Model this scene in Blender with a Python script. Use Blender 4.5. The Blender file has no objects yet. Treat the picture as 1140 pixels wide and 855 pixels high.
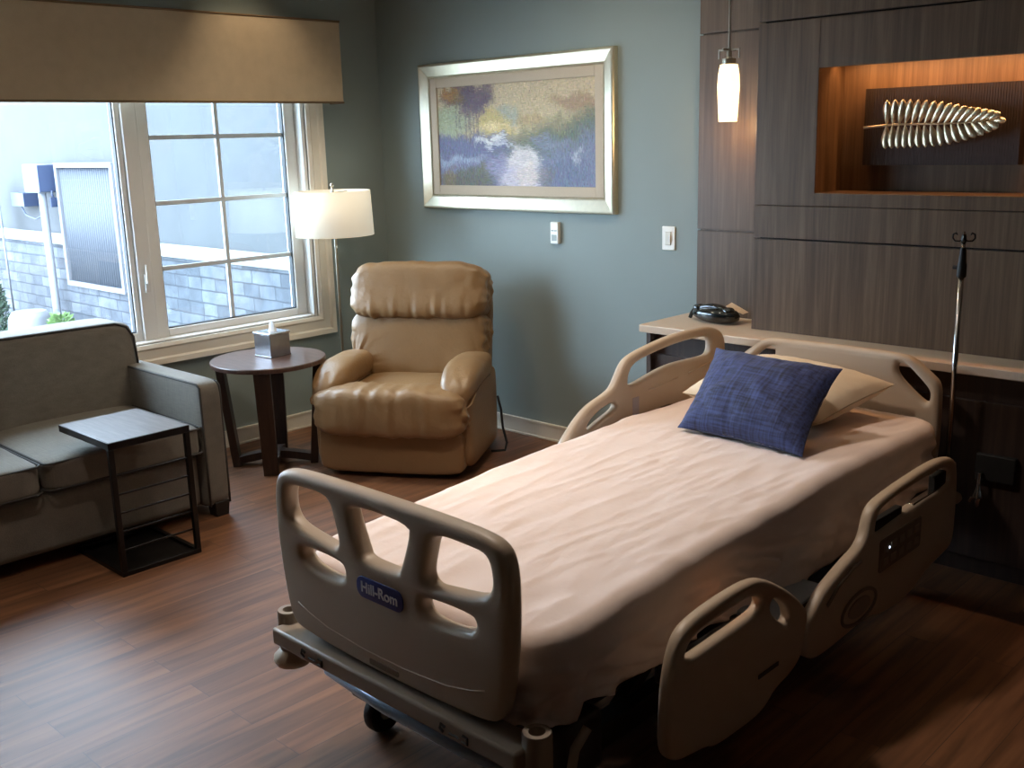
import bpy, bmesh, math, random
import numpy as np
from mathutils import Vector, Matrix, noise
R = math.radians
PI = math.pi
random.seed(7)
sc = bpy.context.scene
C = sc.collection

# ------------------------------------------------------------------ materials
def srgb(r, g, b):
    def f(c):
        c /= 255.0
        return c / 12.92 if c <= .04045 else ((c + .055) / 1.055) ** 2.4
    return (f(r), f(g), f(b), 1.0)

def new_mat(name):
    m = bpy.data.materials.new(name)
    m.use_nodes = True
    nt = m.node_tree
    b = nt.nodes['Principled BSDF']
    return m, nt, b

def mat(name, col, rough=.5, metal=0., noise_amt=.0, scale=20., bump=0., bscale=60., stretch=(1, 1, 1), spec=.5, emit=None, estr=0., coat=0., sheen=0.):
    m, nt, b = new_mat(name)
    L = nt.links.new
    b.inputs['Base Color'].default_value = col
    b.inputs['Roughness'].default_value = rough
    b.inputs['Metallic'].default_value = metal
    b.inputs['Specular IOR Level'].default_value = spec
    b.inputs['Coat Weight'].default_value = coat
    b.inputs['Sheen Weight'].default_value = sheen
    if emit:
        b.inputs['Emission Color'].default_value = emit
        b.inputs['Emission Strength'].default_value = estr
    tc = nt.nodes.new('ShaderNodeTexCoord')
    mp = nt.nodes.new('ShaderNodeMapping')
    mp.inputs['Scale'].default_value = stretch
    L(tc.outputs['Object'], mp.inputs['Vector'])
    if noise_amt:
        n = nt.nodes.new('ShaderNodeTexNoise'); n.inputs['Scale'].default_value = scale
        n.inputs['Detail'].default_value = 5
        L(mp.outputs[0], n.inputs['Vector'])
        mr = nt.nodes.new('ShaderNodeMapRange')
        mr.inputs[1].default_value = .3; mr.inputs[2].default_value = .7
        mr.inputs[3].default_value = 1 - noise_amt; mr.inputs[4].default_value = 1 + noise_amt
        L(n.outputs['Fac'], mr.inputs[0])
        vm = nt.nodes.new('ShaderNodeVectorMath'); vm.operation = 'SCALE'
        vm.inputs[0].default_value = col[:3]
        L(mr.outputs[0], vm.inputs['Scale'])
        L(vm.outputs[0], b.inputs['Base Color'])
    if bump:
        n2 = nt.nodes.new('ShaderNodeTexNoise'); n2.inputs['Scale'].default_value = bscale
        n2.inputs['Detail'].default_value = 4
        L(mp.outputs[0], n2.inputs['Vector'])
        bp = nt.nodes.new('ShaderNodeBump'); bp.inputs['Strength'].default_value = bump
        bp.inputs['Distance'].default_value = .01
        L(n2.outputs['Fac'], bp.inputs['Height'])
        L(bp.outputs[0], b.inputs['Normal'])
    return m

def ramp(nt, fac, stops):
    r = nt.nodes.new('ShaderNodeValToRGB')
    els = r.color_ramp.elements
    while len(els) < len(stops): els.new(.5)
    for e, (p, c) in zip(els, stops):
        e.position = p; e.color = c
    nt.links.new(fac, r.inputs[0])
    return r.outputs[0]

def floor_mat():
    m, nt, b = new_mat('floor planks'); L = nt.links.new
    tc = nt.nodes.new('ShaderNodeTexCoord'); mp = nt.nodes.new('ShaderNodeMapping')
    mp.inputs['Rotation'].default_value = (0, 0, R(90))
    L(tc.outputs['Object'], mp.inputs['Vector'])
    br = nt.nodes.new('ShaderNodeTexBrick')
    br.inputs['Color1'].default_value = (0, 0, 0, 1); br.inputs['Color2'].default_value = (1, 1, 1, 1)
    br.inputs['Mortar'].default_value = (.5, .5, .5, 1)
    br.inputs['Scale'].default_value = 1; br.inputs['Brick Width'].default_value = 1.1
    br.inputs['Row Height'].default_value = .12; br.inputs['Mortar Size'].default_value = .0012
    br.offset = .37; br.inputs['Bias'].default_value = 0
    L(mp.outputs[0], br.inputs['Vector'])
    mp2 = nt.nodes.new('ShaderNodeMapping'); mp2.inputs['Scale'].default_value = (22, 1.6, 1)
    L(tc.outputs['Object'], mp2.inputs['Vector'])
    add = nt.nodes.new('ShaderNodeVectorMath'); add.operation = 'ADD'
    L(mp2.outputs[0], add.inputs[0])
    sc_ = nt.nodes.new('ShaderNodeVectorMath'); sc_.operation = 'SCALE'; sc_.inputs['Scale'].default_value = 13
    L(br.outputs['Color'], sc_.inputs[0]); L(sc_.outputs[0], add.inputs[1])
    n = nt.nodes.new('ShaderNodeTexNoise'); n.inputs['Scale'].default_value = 1; n.inputs['Detail'].default_value = 7
    n.inputs['Distortion'].default_value = .6
    L(add.outputs[0], n.inputs['Vector'])
    grain = ramp(nt, n.outputs['Fac'], [(.3, srgb(88, 58, 38)), (.5, srgb(116, 78, 52)), (.72, srgb(140, 97, 67))])
    tone = ramp(nt, br.outputs['Color'], [(0, (.82, .80, .80, 1)), (1, (1.08, 1.07, 1.06, 1))])
    mx = nt.nodes.new('ShaderNodeMix'); mx.data_type = 'RGBA'; mx.blend_type = 'MULTIPLY'; mx.inputs[0].default_value = 1
    L(grain, mx.inputs[6]); L(tone, mx.inputs[7])
    mx2 = nt.nodes.new('ShaderNodeMix'); mx2.data_type = 'RGBA'; mx2.blend_type = 'MIX'
    L(br.outputs['Fac'], mx2.inputs[0]); L(mx.outputs[2], mx2.inputs[6]); mx2.inputs[7].default_value = srgb(74, 52, 42)
    L(mx2.outputs[2], b.inputs['Base Color'])
    b.inputs['Roughness'].default_value = .46
    bp = nt.nodes.new('ShaderNodeBump'); bp.inputs['Strength'].default_value = .12; bp.inputs['Distance'].default_value = .003
    L(n.outputs['Fac'], bp.inputs['Height']); L(bp.outputs[0], b.inputs['Normal'])
    return m

def wood_mat(name, dark, mid, light, sx=40, sz=1.5, rough=.42, sy=40):
    m, nt, b = new_mat(name); L = nt.links.new
    tc = nt.nodes.new('ShaderNodeTexCoord'); mp = nt.nodes.new('ShaderNodeMapping')
    mp.inputs['Scale'].default_value = (sx, sy, sz)
    L(tc.outputs['Object'], mp.inputs['Vector'])
    n = nt.nodes.new('ShaderNodeTexNoise'); n.inputs['Scale'].default_value = 1; n.inputs['Detail'].default_value = 8
    n.inputs['Roughness'].default_value = .65; n.inputs['Distortion'].default_value = .4
    L(mp.outputs[0], n.inputs['Vector'])
    c = ramp(nt, n.outputs['Fac'], [(.3, dark), (.5, mid), (.7, light)])
    L(c, b.inputs['Base Color']); b.inputs['Roughness'].default_value = rough
    bp = nt.nodes.new('ShaderNodeBump'); bp.inputs['Strength'].default_value = .15; bp.inputs['Distance'].default_value = .003
    L(n.outputs['Fac'], bp.inputs['Height']); L(bp.outputs[0], b.inputs['Normal'])
    return m

def stone_mat():
    m, nt, b = new_mat('stacked stone'); L = nt.links.new
    tc = nt.nodes.new('ShaderNodeTexCoord'); mp = nt.nodes.new('ShaderNodeMapping')
    mp.inputs['Rotation'].default_value = (R(90), 0, 0)
    L(tc.outputs['Object'], mp.inputs['Vector'])
    dn = nt.nodes.new('ShaderNodeTexNoise'); dn.inputs['Scale'].default_value = 6
    L(mp.outputs[0], dn.inputs['Vector'])
    mixv = nt.nodes.new('ShaderNodeMix'); mixv.data_type = 'RGBA'; mixv.blend_type = 'LINEAR_LIGHT'; mixv.inputs[0].default_value = .008
    L(mp.outputs[0], mixv.inputs[6]); L(dn.outputs['Color'], mixv.inputs[7])
    br = nt.nodes.new('ShaderNodeTexBrick')
    br.inputs['Color1'].default_value = srgb(58, 62, 69); br.inputs['Color2'].default_value = srgb(86, 89, 95)
    br.inputs['Mortar'].default_value = srgb(46, 49, 56)
    br.inputs['Scale'].default_value = 1; br.inputs['Brick Width'].default_value = .42
    br.inputs['Row Height'].default_value = .115; br.inputs['Mortar Size'].default_value = .006
    br.offset = .4; br.squash = .55; br.squash_frequency = 2
    L(mixv.outputs[2], br.inputs['Vector'])
    n = nt.nodes.new('ShaderNodeTexNoise'); n.inputs['Scale'].default_value = 7; n.inputs['Detail'].default_value = 6
    L(tc.outputs['Object'], n.inputs['Vector'])
    t = ramp(nt, n.outputs['Fac'], [(.3, (.6, .6, .62, 1)), (.7, (1.15, 1.15, 1.15, 1))])
    mx = nt.nodes.new('ShaderNodeMix'); mx.data_type = 'RGBA'; mx.blend_type = 'MULTIPLY'; mx.inputs[0].default_value = 1
    L(br.outputs['Color'], mx.inputs[6]); L(t, mx.inputs[7]); L(mx.outputs[2], b.inputs['Base Color'])
    b.inputs['Roughness'].default_value = .9
    inv = nt.nodes.new('ShaderNodeMath'); inv.operation = 'SUBTRACT'; inv.inputs[0].default_value = 1
    L(br.outputs['Fac'], inv.inputs[1])
    bp = nt.nodes.new('ShaderNodeBump'); bp.inputs['Strength'].default_value = .8; bp.inputs['Distance'].default_value = .03
    L(inv.outputs[0], bp.inputs['Height']); L(bp.outputs[0], b.inputs['Normal'])
    return m

def weave_mat(name, col, amt=.25, su=300, sv=90, rough=.9, bump=.3, sheen=.1):
    """woven cloth: two crossed streak noises"""
    m, nt, b = new_mat(name); L = nt.links.new
    tc = nt.nodes.new('ShaderNodeTexCoord')
    outs = []
    for s in ((su, su * .06, su * .06), (su * .06, su, su)):
        mp = nt.nodes.new('ShaderNodeMapping'); mp.inputs['Scale'].default_value = s
        L(tc.outputs['Object'], mp.inputs['Vector'])
        n = nt.nodes.new('ShaderNodeTexNoise'); n.inputs['Scale'].default_value = sv / 90; n.inputs['Detail'].default_value = 3
        L(mp.outputs[0], n.inputs['Vector']); outs.append(n.outputs['Fac'])
    a = nt.nodes.new('ShaderNodeMath'); a.operation = 'ADD'
    L(outs[0], a.inputs[0]); L(outs[1], a.inputs[1])
    mr = nt.nodes.new('ShaderNodeMapRange'); mr.inputs[1].default_value = .7; mr.inputs[2].default_value = 1.3
    mr.inputs[3].default_value = 1 - amt; mr.inputs[4].default_value = 1 + amt
    L(a.outputs[0], mr.inputs[0])
    vm = nt.nodes.new('ShaderNodeVectorMath'); vm.operation = 'SCALE'; vm.inputs[0].default_value = col[:3]
    L(mr.outputs[0], vm.inputs['Scale']); L(vm.outputs[0], b.inputs['Base Color'])
    b.inputs['Roughness'].default_value = rough; b.inputs['Sheen Weight'].default_value = sheen
    bp = nt.nodes.new('ShaderNodeBump'); bp.inputs['Strength'].default_value = bump; bp.inputs['Distance'].default_value = .002
    L(a.outputs[0], bp.inputs['Height']); L(bp.outputs[0], b.inputs['Normal'])
    return m

def pane_mat(name, tint, refl=1.0):
    m = bpy.data.materials.new(name); m.use_nodes = True; nt = m.node_tree; nt.nodes.clear(); L = nt.links.new
    o = nt.nodes.new('ShaderNodeOutputMaterial'); mx = nt.nodes.new('ShaderNodeMixShader')
    t = nt.nodes.new('ShaderNodeBsdfTransparent'); t.inputs[0].default_value = tint
    g = nt.nodes.new('ShaderNodeBsdfGlossy'); g.inputs['Roughness'].default_value = .01; g.inputs[0].default_value = (1, 1, 1, 1)
    f = nt.nodes.new('ShaderNodeLayerWeight')
    pw = nt.nodes.new('ShaderNodeMath'); pw.operation = 'POWER'; pw.inputs[1].default_value = 5
    L(f.outputs['Facing'], pw.inputs[0])
    mm = nt.nodes.new('ShaderNodeMath'); mm.operation = 'MULTIPLY_ADD'; mm.inputs[1].default_value = .9 * refl; mm.inputs[2].default_value = .03 * refl
    L(pw.outputs[0], mm.inputs[0]); L(mm.outputs[0], mx.inputs[0]); L(t.outputs[0], mx.inputs[1]); L(g.outputs[0], mx.inputs[2])
    L(mx.outputs[0], o.inputs[0])
    return m

M = dict(
    wall=mat('wall paint', srgb(142, 153, 150), .75, noise_amt=.02, scale=3, bump=.06, bscale=180),
    wallplain=mat('rear wall paint', srgb(88, 88, 84), .85),
    ceil=mat('ceiling paint', srgb(205, 200, 190), .9),
    floor=floor_mat(),
    trim=mat('trim paint', srgb(228, 220, 206), .45, noise_amt=.02, scale=8),
    white=mat('white vinyl', srgb(232, 232, 230), .35),
    muntin=mat('muntin grey', srgb(196, 200, 204), .4),
    pane=pane_mat('clear pane', (.96, .98, 1, 1), 1.3),
    panetint=pane_mat('tinted pane', (.88, .92, .94, 1), 1.6),  # casement glass, evenly tinted a little darker
    gasket=mat('black gasket', srgb(35, 38, 42), .6),
    panel=wood_mat('dark laminate', srgb(72, 54, 39), srgb(94, 73, 54), srgb(114, 92, 70)),
    paneldark=mat('groove shadow board', srgb(24, 18, 15), .8),
    board=wood_mat('ribbed dark board', srgb(28, 20, 18), srgb(38, 27, 25), srgb(48, 36, 32), sx=160, sz=2, rough=.6),
    cab=wood_mat('cabinet wood', srgb(46, 35, 30), srgb(58, 44, 38), srgb(72, 56, 47), rough=.5),
    counter=mat('counter laminate', srgb(206, 184, 160), .35, noise_amt=.03, scale=60),
    valance=weave_mat('valance linen', srgb(184, 166, 140), .06, 260, 90, .95, .2),
    valedge=mat('valance welt', srgb(120, 98, 72), .9),
    sofa=weave_mat('sofa tweed', srgb(118, 112, 102), .16, 260, 90, .92, .35, .15),
    welt=mat('sofa welt', srgb(66, 64, 62), .85),
    blackwood=mat('black stained wood', srgb(26, 22, 20), .45),
    blackmetal=mat('black metal', srgb(24, 22, 22), .32, metal=.4),
    ctop=wood_mat('table top laminate', srgb(84, 76, 74), srgb(100, 92, 90), srgb(116, 108, 104), sx=6, sy=60, sz=10, rough=.32),
    espresso=wood_mat('espresso wood', srgb(40, 27, 22), srgb(54, 37, 30), srgb(70, 49, 40), sx=50, sz=3, rough=.4),
    rtop=wood_mat('round top wood', srgb(74, 54, 48), srgb(90, 68, 60), srgb(106, 82, 73), sx=8, sy=60, sz=10, rough=.33),
    leather=mat('tan leather', srgb(143, 111, 75), .43, noise_amt=.05, scale=9, bump=.22, bscale=55),
    leatherseam=mat('leather piping', srgb(132, 102, 70), .5),
    shade=mat('lamp shade fabric', srgb(238, 232, 214), .9, emit=srgb(255, 244, 220), estr=.32, bump=.1, bscale=300),  # lamp is off; emission stands in for window light on the shade
    brass=mat('brushed nickel', srgb(190, 184, 170), .3, metal=.9),
    chrome=mat('chrome', srgb(200, 198, 192), .2, metal=1),
    bed=mat('beige bed plastic', srgb(190, 172, 150), .42, noise_amt=.02, scale=6, bump=.05, bscale=250),
    beddark=mat('taupe plastic inset', srgb(122, 108, 90), .45),
    bedframe=mat('taupe painted steel', srgb(152, 138, 122), .45),
    understeel=mat('dark steel', srgb(58, 56, 54), .5, metal=.2),
    bluegrey=mat('blue grey steel', srgb(150, 170, 188), .35, metal=.2),
    rubber=mat('black rubber', srgb(22, 22, 22), .7),
    logo=mat('blue badge', srgb(44, 62, 128), .35),
    lettering=mat('white lettering', srgb(222, 224, 232), .5),
    marking=mat('dark decal', srgb(36, 32, 28), .6),
    sheet=mat('pink white sheet', srgb(232, 214, 203), .88, noise_amt=.015, scale=5, bump=.28, bscale=14, sheen=.1),
    pcase=mat('cream pillowcase', srgb(228, 212, 186), .9, bump=.25, bscale=16),
    blue=weave_mat('blue slub weave', srgb(44, 55, 98), .75, 120, 90, .8, .4, .1),
    black=mat('black gloss plastic', srgb(14, 20, 22), .12, coat=.5),
    plate=mat('switch plastic', srgb(238, 236, 228), .4),
    lcd=mat('display grey', srgb(130, 138, 128), .3),
    goldframe=mat('champagne silver leaf', srgb(228, 220, 196), .30, metal=.75, noise_amt=.05, scale=30),
    linen=mat('linen liner', srgb(196, 180, 158), .9, noise_amt=.04, scale=200),
    leaf=mat('brushed silver gilt', srgb(214, 200, 170), .3, metal=.85, bump=.15, bscale=150),
    glow=mat('pendant glass', srgb(255, 236, 200), .4, emit=srgb(255, 218, 156), estr=2.2),
    led=mat('warm led strip', srgb(255, 200, 130), .5, emit=srgb(255, 170, 90), estr=6.0),
    tissue=mat('tissue paper', srgb(245, 245, 242), .9),
    boxcover=mat('pewter tissue cover', srgb(150, 152, 158), .22, metal=.8, noise_amt=.12, scale=25),
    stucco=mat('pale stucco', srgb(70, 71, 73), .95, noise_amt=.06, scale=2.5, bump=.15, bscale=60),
    stone=stone_mat(),
    cap=mat('limestone cap', srgb(132, 132, 130), .9, noise_amt=.04, scale=10),
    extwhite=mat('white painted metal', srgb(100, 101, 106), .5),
    extgrey=mat('grey metal mesh', srgb(64, 68, 76), .6),
    extblue=mat('blue grey enclosure', srgb(44, 54, 78), .5),
    green=mat('bright green cloth', srgb(26, 110, 74), .7),
    foliage=mat('conifer needles', srgb(52, 72, 56), .8, noise_amt=.4, scale=30),
    foliage2=mat('light leaves', srgb(92, 122, 64), .8, noise_amt=.3, scale=30),
    ground=mat('gravel ground', srgb(150, 146, 140), .95, noise_amt=.2, scale=20),
)

# ------------------------------------------------------------------ builders
ORG = Vector((0, 0, 0))
def tag(o, label=None, cat=None, group=None, kind=None):
    if label: o['label'] = label
    if cat: o['category'] = cat
    if group: o['group'] = group
    if kind: o['kind'] = kind
    return o

def thing(name, label, cat, loc=(0, 0, 0), rotz=0, group=None, world=True):
    """Empty at the base. world=True: parts are then given in world coordinates."""
    global ORG
    o = bpy.data.objects.new(name, None); C.objects.link(o)
    o.empty_display_size = .1
    o.location = loc; o.rotation_euler = (0, 0, rotz)
    ORG = Vector(loc) if world else Vector((0, 0, 0))
    return tag(o, label, cat, group)

class MB:
    def __init__(s): s.v = []; s.f = []
    def add(s, vs, fs):
        n = len(s.v); s.v += [Vector(v) for v in vs]; s.f += [tuple(i + n for i in f) for f in fs]; return s
    def box(s, x0, x1, y0, y1, z0, z1):
        return s.add([(x0, y0, z0), (x1, y0, z0), (x1, y1, z0), (x0, y1, z0), (x0, y0, z1), (x1, y0, z1), (x1, y1, z1), (x0, y1, z1)],
                     [(0, 3, 2, 1), (4, 5, 6, 7), (0, 1, 5, 4), (1, 2, 6, 5), (2, 3, 7, 6), (3, 0, 4, 7)])
    def hexa(s, b, t):
        """prism from 4 bottom and 4 top corners"""
        return s.add(list(b) + list(t), [(0, 3, 2, 1), (4, 5, 6, 7), (0, 1, 5, 4), (1, 2, 6, 5), (2, 3, 7, 6), (3, 0, 4, 7)])
    def lathe(s, prof, c=(0, 0, 0), n=32, caps=True, axis='z'):
        vs = []; fs = []
        for r, z in prof:
            for k in range(n):
                a = 2 * PI * k / n
                p = (r * math.cos(a), r * math.sin(a), z)
                if axis == 'x': p = (z, p[0], p[1])
                if axis == 'y': p = (p[1], z, p[0])
                vs.append((c[0] + p[0], c[1] + p[1], c[2] + p[2]))
        for i in range(len(prof) - 1):
            for k in range(n):
                a = i * n + k; b = i * n + (k + 1) % n
                fs.append((a, b, b + n, a + n))
        if caps:
            fs.append(tuple(range(n))[::-1]); m = (len(prof) - 1) * n; fs.append(tuple(m + k for k in range(n)))
        return s.add(vs, fs)
    def cyl(s, c, r, h, n=24, axis='z'):
        return s.lathe([(r, 0), (r, h)], c, n, True, axis)
    def tube(s, pts, r, n=10, closed=False):
        pts = [Vector(p) for p in pts]; N = len(pts); rs = r if isinstance(r, (list, tuple)) else [r] * N
        vs = []; fs = []; up = None
        for i, p in enumerate(pts):
            if closed: d = pts[(i + 1) % N] - pts[i - 1]
            else: d = pts[min(i + 1, N - 1)] - pts[max(i - 1, 0)]
            d.normalize()
            if up is None: up = d.orthogonal().normalized()
            up = (up - d * up.dot(d)).normalized(); w = d.cross(up)
            for k in range(n):
                a = 2 * PI * k / n; vs.append(p + (up * math.cos(a) + w * math.sin(a)) * rs[i])
        for i in range(N if closed else N - 1):
            for k in range(n):
                a = i * n + k; b = i * n + (k + 1) % n; j = ((i + 1) % N) * n
                fs.append((a, b, j + (k + 1) % n, j + k))
        if not closed: fs.append(tuple(range(n))[::-1]); fs.append(tuple((N - 1) * n + k for k in range(n)))
        return s.add(vs, fs)
    def xf(s, m):
        s.v = [m @ v for v in s.v]; return s
    def build(s, name, material, parent=None, smooth=False, bevel=0, seg=2, recalc=True, solid=0, sub=0, autosmooth=None):
        me = bpy.data.meshes.new(name)
        if parent is None:
            xs = [v.x for v in s.v]; ys = [v.y for v in s.v]; zs = [v.z for v in s.v]
            org = Vector(((min(xs) + max(xs)) / 2, (min(ys) + max(ys)) / 2, min(zs)))
        else: org = ORG
        me.from_pydata([v - org for v in s.v], [], s.f)
        if recalc:
            bm = bmesh.new(); bm.from_mesh(me); bmesh.ops.recalc_face_normals(bm, faces=bm.faces); bm.to_mesh(me); bm.free()
        me.materials.append(material)
        if smooth:
            me.polygons.foreach_set('use_smooth', [True] * len(me.polygons))
            if autosmooth: me.set_sharp_from_angle(angle=R(autosmooth))
        o = bpy.data.objects.new(name, me); C.objects.link(o)
        if parent is not None: o.parent = parent
        else: o.location = org
        if solid:
            md = o.modifiers.new('s', 'SOLIDIFY'); md.thickness = solid; md.offset = 0
        if bevel:
            md = o.modifiers.new('b', 'BEVEL'); md.width = bevel; md.segments = seg; md.limit_method = 'ANGLE'; md.angle_limit = R(35)
            me.polygons.foreach_set('use_smooth', [True] * len(me.polygons)); me.set_sharp_from_angle(angle=R(35))
            md.harden_normals = False
        if sub:
            md = o.modifiers.new('u', 'SUBSURF'); md.levels = sub; md.render_levels = sub
        return o

def struct(name, mb, m, parent=None, **k):
    o = mb.build(name, m, parent, **k)
    o['kind'] = 'structure'
    return o

def chaikin(pts, it=2):
    pts = [tuple(p) for p in pts]
    for _ in range(it):
        q = []
        for i in range(len(pts)):
            a = pts[i]; b = pts[(i + 1) % len(pts)]
            q.append((a[0] * .75 + b[0] * .25, a[1] * .75 + b[1] * .25)); q.append((a[0] * .25 + b[0] * .75, a[1] * .25 + b[1] * .75))
        pts = q
    return pts

def plate(mb, outline, holes, t, bevel, plane, depth, res=3):
    """a board of thickness t with holes and rounded rims. plane: 'xz','yz','xy'; depth: centre coordinate along its normal"""
    cu = bpy.data.curves.new('tmp', 'CURVE'); cu.dimensions = '2D'; cu.fill_mode = 'BOTH'
    cu.extrude = max(t / 2 - bevel, 1e-5); cu.bevel_depth = bevel; cu.bevel_resolution = res; cu.offset = -bevel
    def area(p): return sum(p[i - 1][0] * p[i][1] - p[i][0] * p[i - 1][1] for i in range(len(p)))
    for k, poly in enumerate([outline] + list(holes)):
        if (area(poly) > 0) != (k == 0): poly = poly[::-1]
        sp = cu.splines.new('POLY'); sp.points.add(len(poly) - 1); sp.use_cyclic_u = True
        for p, q in zip(sp.points, poly): p.co = (q[0], q[1], 0, 1)
    o = bpy.data.objects.new('tmp', cu); C.objects.link(o)
    dg = bpy.context.evaluated_depsgraph_get()
    me = bpy.data.meshes.new_from_object(o.evaluated_get(dg))
    bm = bmesh.new(); bm.from_mesh(me); bmesh.ops.remove_doubles(bm, verts=bm.verts, dist=1e-5); bm.to_mesh(me); bm.free()
    vs = []
    for v in me.vertices:
        a, b, c = v.co
        vs.append({'xz': (a, depth + c, b), 'yz': (depth + c, a, b), 'xy': (a, b, depth + c)}[plane])
    mb.add(vs, [tuple(p.vertices) for p in me.polygons])
    bpy.data.objects.remove(o); bpy.data.curves.remove(cu); bpy.data.meshes.remove(me)
    return mb

def rrect(a0, a1, b0, b1, r, n=6):
    p = []
    for cx, cy, s in ((a1 - r, b1 - r, 0), (a0 + r, b1 - r, 90), (a0 + r, b0 + r, 180), (a1 - r, b0 + r, 270)):
        for k in range(n + 1):
            a = R(s + 90 * k / n); p.append((cx + r * math.cos(a), cy + r * math.sin(a)))
    return p

def puff(mb, c, h, p=4.0, n=18, wr=0., ws=9., seed=0, rot=None, fn=None):
    """puffy rounded box: centre c, half sizes h, p-norm exponent, wrinkles wr"""
    vs = []; fs = []; idx = {}
    def P(a, b, f):
        return {0: (1, a, b), 1: (-1, a, b), 2: (a, 1, b), 3: (a, -1, b), 4: (a, b, 1), 5: (a, b, -1)}[f]
    for f in range(6):
        g = []
        for i in range(n + 1):
            row = []
            for j in range(n + 1):
                q = P(-1 + 2 * i / n, -1 + 2 * j / n, f); key = tuple(round(x, 5) for x in q)
                if key not in idx:
                    idx[key] = len(vs)
                    pn = sum(abs(x) ** p for x in q) ** (1 / p)
                    d = [x / pn for x in q]
                    vs.append(Vector(d))
                row.append(idx[key])
            g.append(row)
        for i in range(n):
            for j in range(n):
                fs.append((g[i][j], g[i + 1][j], g[i + 1][j + 1], g[i][j + 1]))
    out = []
    for d in vs:
        q = Vector((d.x * h[0], d.y * h[1], d.z * h[2]))
        if wr:
            nn = noise.noise(Vector((q.x * ws + seed, q.y * ws * .7 + seed * 3, q.z * ws))) + .5 * noise.noise(Vector((q.x * ws * 2.3 + seed, q.y * ws * 2, q.z * ws * 2.1)))
            q = q + d.normalized() * nn * wr
        if fn: q = fn(q, d)
        if rot: q = rot @ q
        out.append(q + Vector(c))
    mb.add(out, fs); return mb

# ================================================================== ROOM SHELL
RX, RY, RZ = 6.7, -6.6, 2.75
struct('floor', MB().box(-.2, RX, RY, .2, -.08, 0), M['floor'])
struct('ceiling', MB().box(-.35, RX + .2, RY - .2, .3, RZ, RZ + .2), M['ceil'])
WY0, WY1, WZ0, WZ1 = -3.75, -.567, .663, 2.1
w = MB()
w.box(-.2, 0, RY, WY0, 0, RZ).box(-.2, 0, WY1, .2, 0, RZ).box(-.2, 0, WY0, WY1, 0, WZ0).box(-.2, 0, WY0, WY1, WZ1, RZ)
struct('wall_left', w, M['wall'])
struct('wall_back', MB().box(0, RX, 0, .2, 0, RZ), M['wall'])
struct('wall_right', MB().box(RX, RX + .2, RY - .2, .2, 0, RZ), mat('far wall paint', srgb(72, 68, 62), .85))
struct('wall_front', MB().box(-.2, RX, RY - .2, RY, 0, RZ), M['wallplain'])
# baseboards with a stepped profile
def base(axis, a0, a1, name):
    mb = MB()
    for t, z0, z1 in ((.014, 0, .083), (.02, 0, .012), (.018, .083, .097)):
        if axis == 'x': mb.box(a0, a1, -t, 0, z0, z1)
        else: mb.box(0, t, a0, a1, z0, z1)
    struct(name, mb, M['trim'], bevel=.002)
base('y', RY, -.02, 'baseboard_left')
base('x', 0, 2.335, 'baseboard_back')

# ================================================================== WINDOW
def casing():
    mb = MB()
    prof = [(0, .012), (.02, .022), (.03, .016), (.075, .016), (.085, .026), (.112, .03)]
    y1, y0, z0, z1 = WY1, WY0, WZ0, WZ1
    for (a, ta), (b, tb) in zip(prof[:-1], prof[1:]):
        # frame ring between inset a and b, height ta..tb
        q = []
        for d, t in ((a, ta), (b, tb)):
            q.append([(t, y1 + d, z0 - d), (t, y1 + d, z1 + d), (t, y0 - d, z1 + d), (t, y0 - d, z0 - d)])
        v = q[0] + q[1]
        mb.add(v, [(k, (k + 1) % 4, 4 + (k + 1) % 4, 4 + k) for k in range(4)])
    d = .112
    o = [(.03, y1 + d, z0 - d), (.03, y1 + d, z1 + d), (.03, y0 - d, z1 + d), (.03, y0 - d, z0 - d)]
    b = [(0, p[1], p[2]) for p in o]
    mb.add(o + b, [(k, (k + 1) % 4, 4 + (k + 1) % 4, 4 + k) for k in range(4)])
    i = [(.012, y1, z0), (.012, y1, z1), (.012, y0, z1), (.012, y0, z0)]
    j = [(-.06, p[1], p[2]) for p in i]
    mb.add(i + j, [(k, (k + 1) % 4, 4 + (k + 1) % 4, 4 + k) for k in range(4)])
    return mb
struct('trim_1', casing(), M['trim'])
global_org = (-.1, (WY0 + WY1) / 2, WZ0)
ORG = Vector(global_org)
win = bpy.data.objects.new('window_1', None); C.objects.link(win); win.location = global_org; win['kind'] = 'structure'
fr = MB()
jt = .025
fr.box(-.17, -.005, WY1 - jt, WY1, WZ0, WZ1).box(-.17, -.005, WY0, WY0 + jt, WZ0, WZ1)
fr.box(-.17, -.005, WY0 + jt, WY1 - jt, WZ0, WZ0 + .012).box(-.17, -.005, WY0 + jt, WY1 - jt, WZ1 - jt, WZ1)
fr.box(-.17, -.05, -1.655, -1.575, WZ0 + .012, WZ1 - jt)          # mullion between casement and fixed light
fr.box(-.17, -.05, -2.87, -2.79, WZ0 + .012, WZ1 - jt)
fr.build('window_frame', M['white'], win, bevel=.004)
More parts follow.
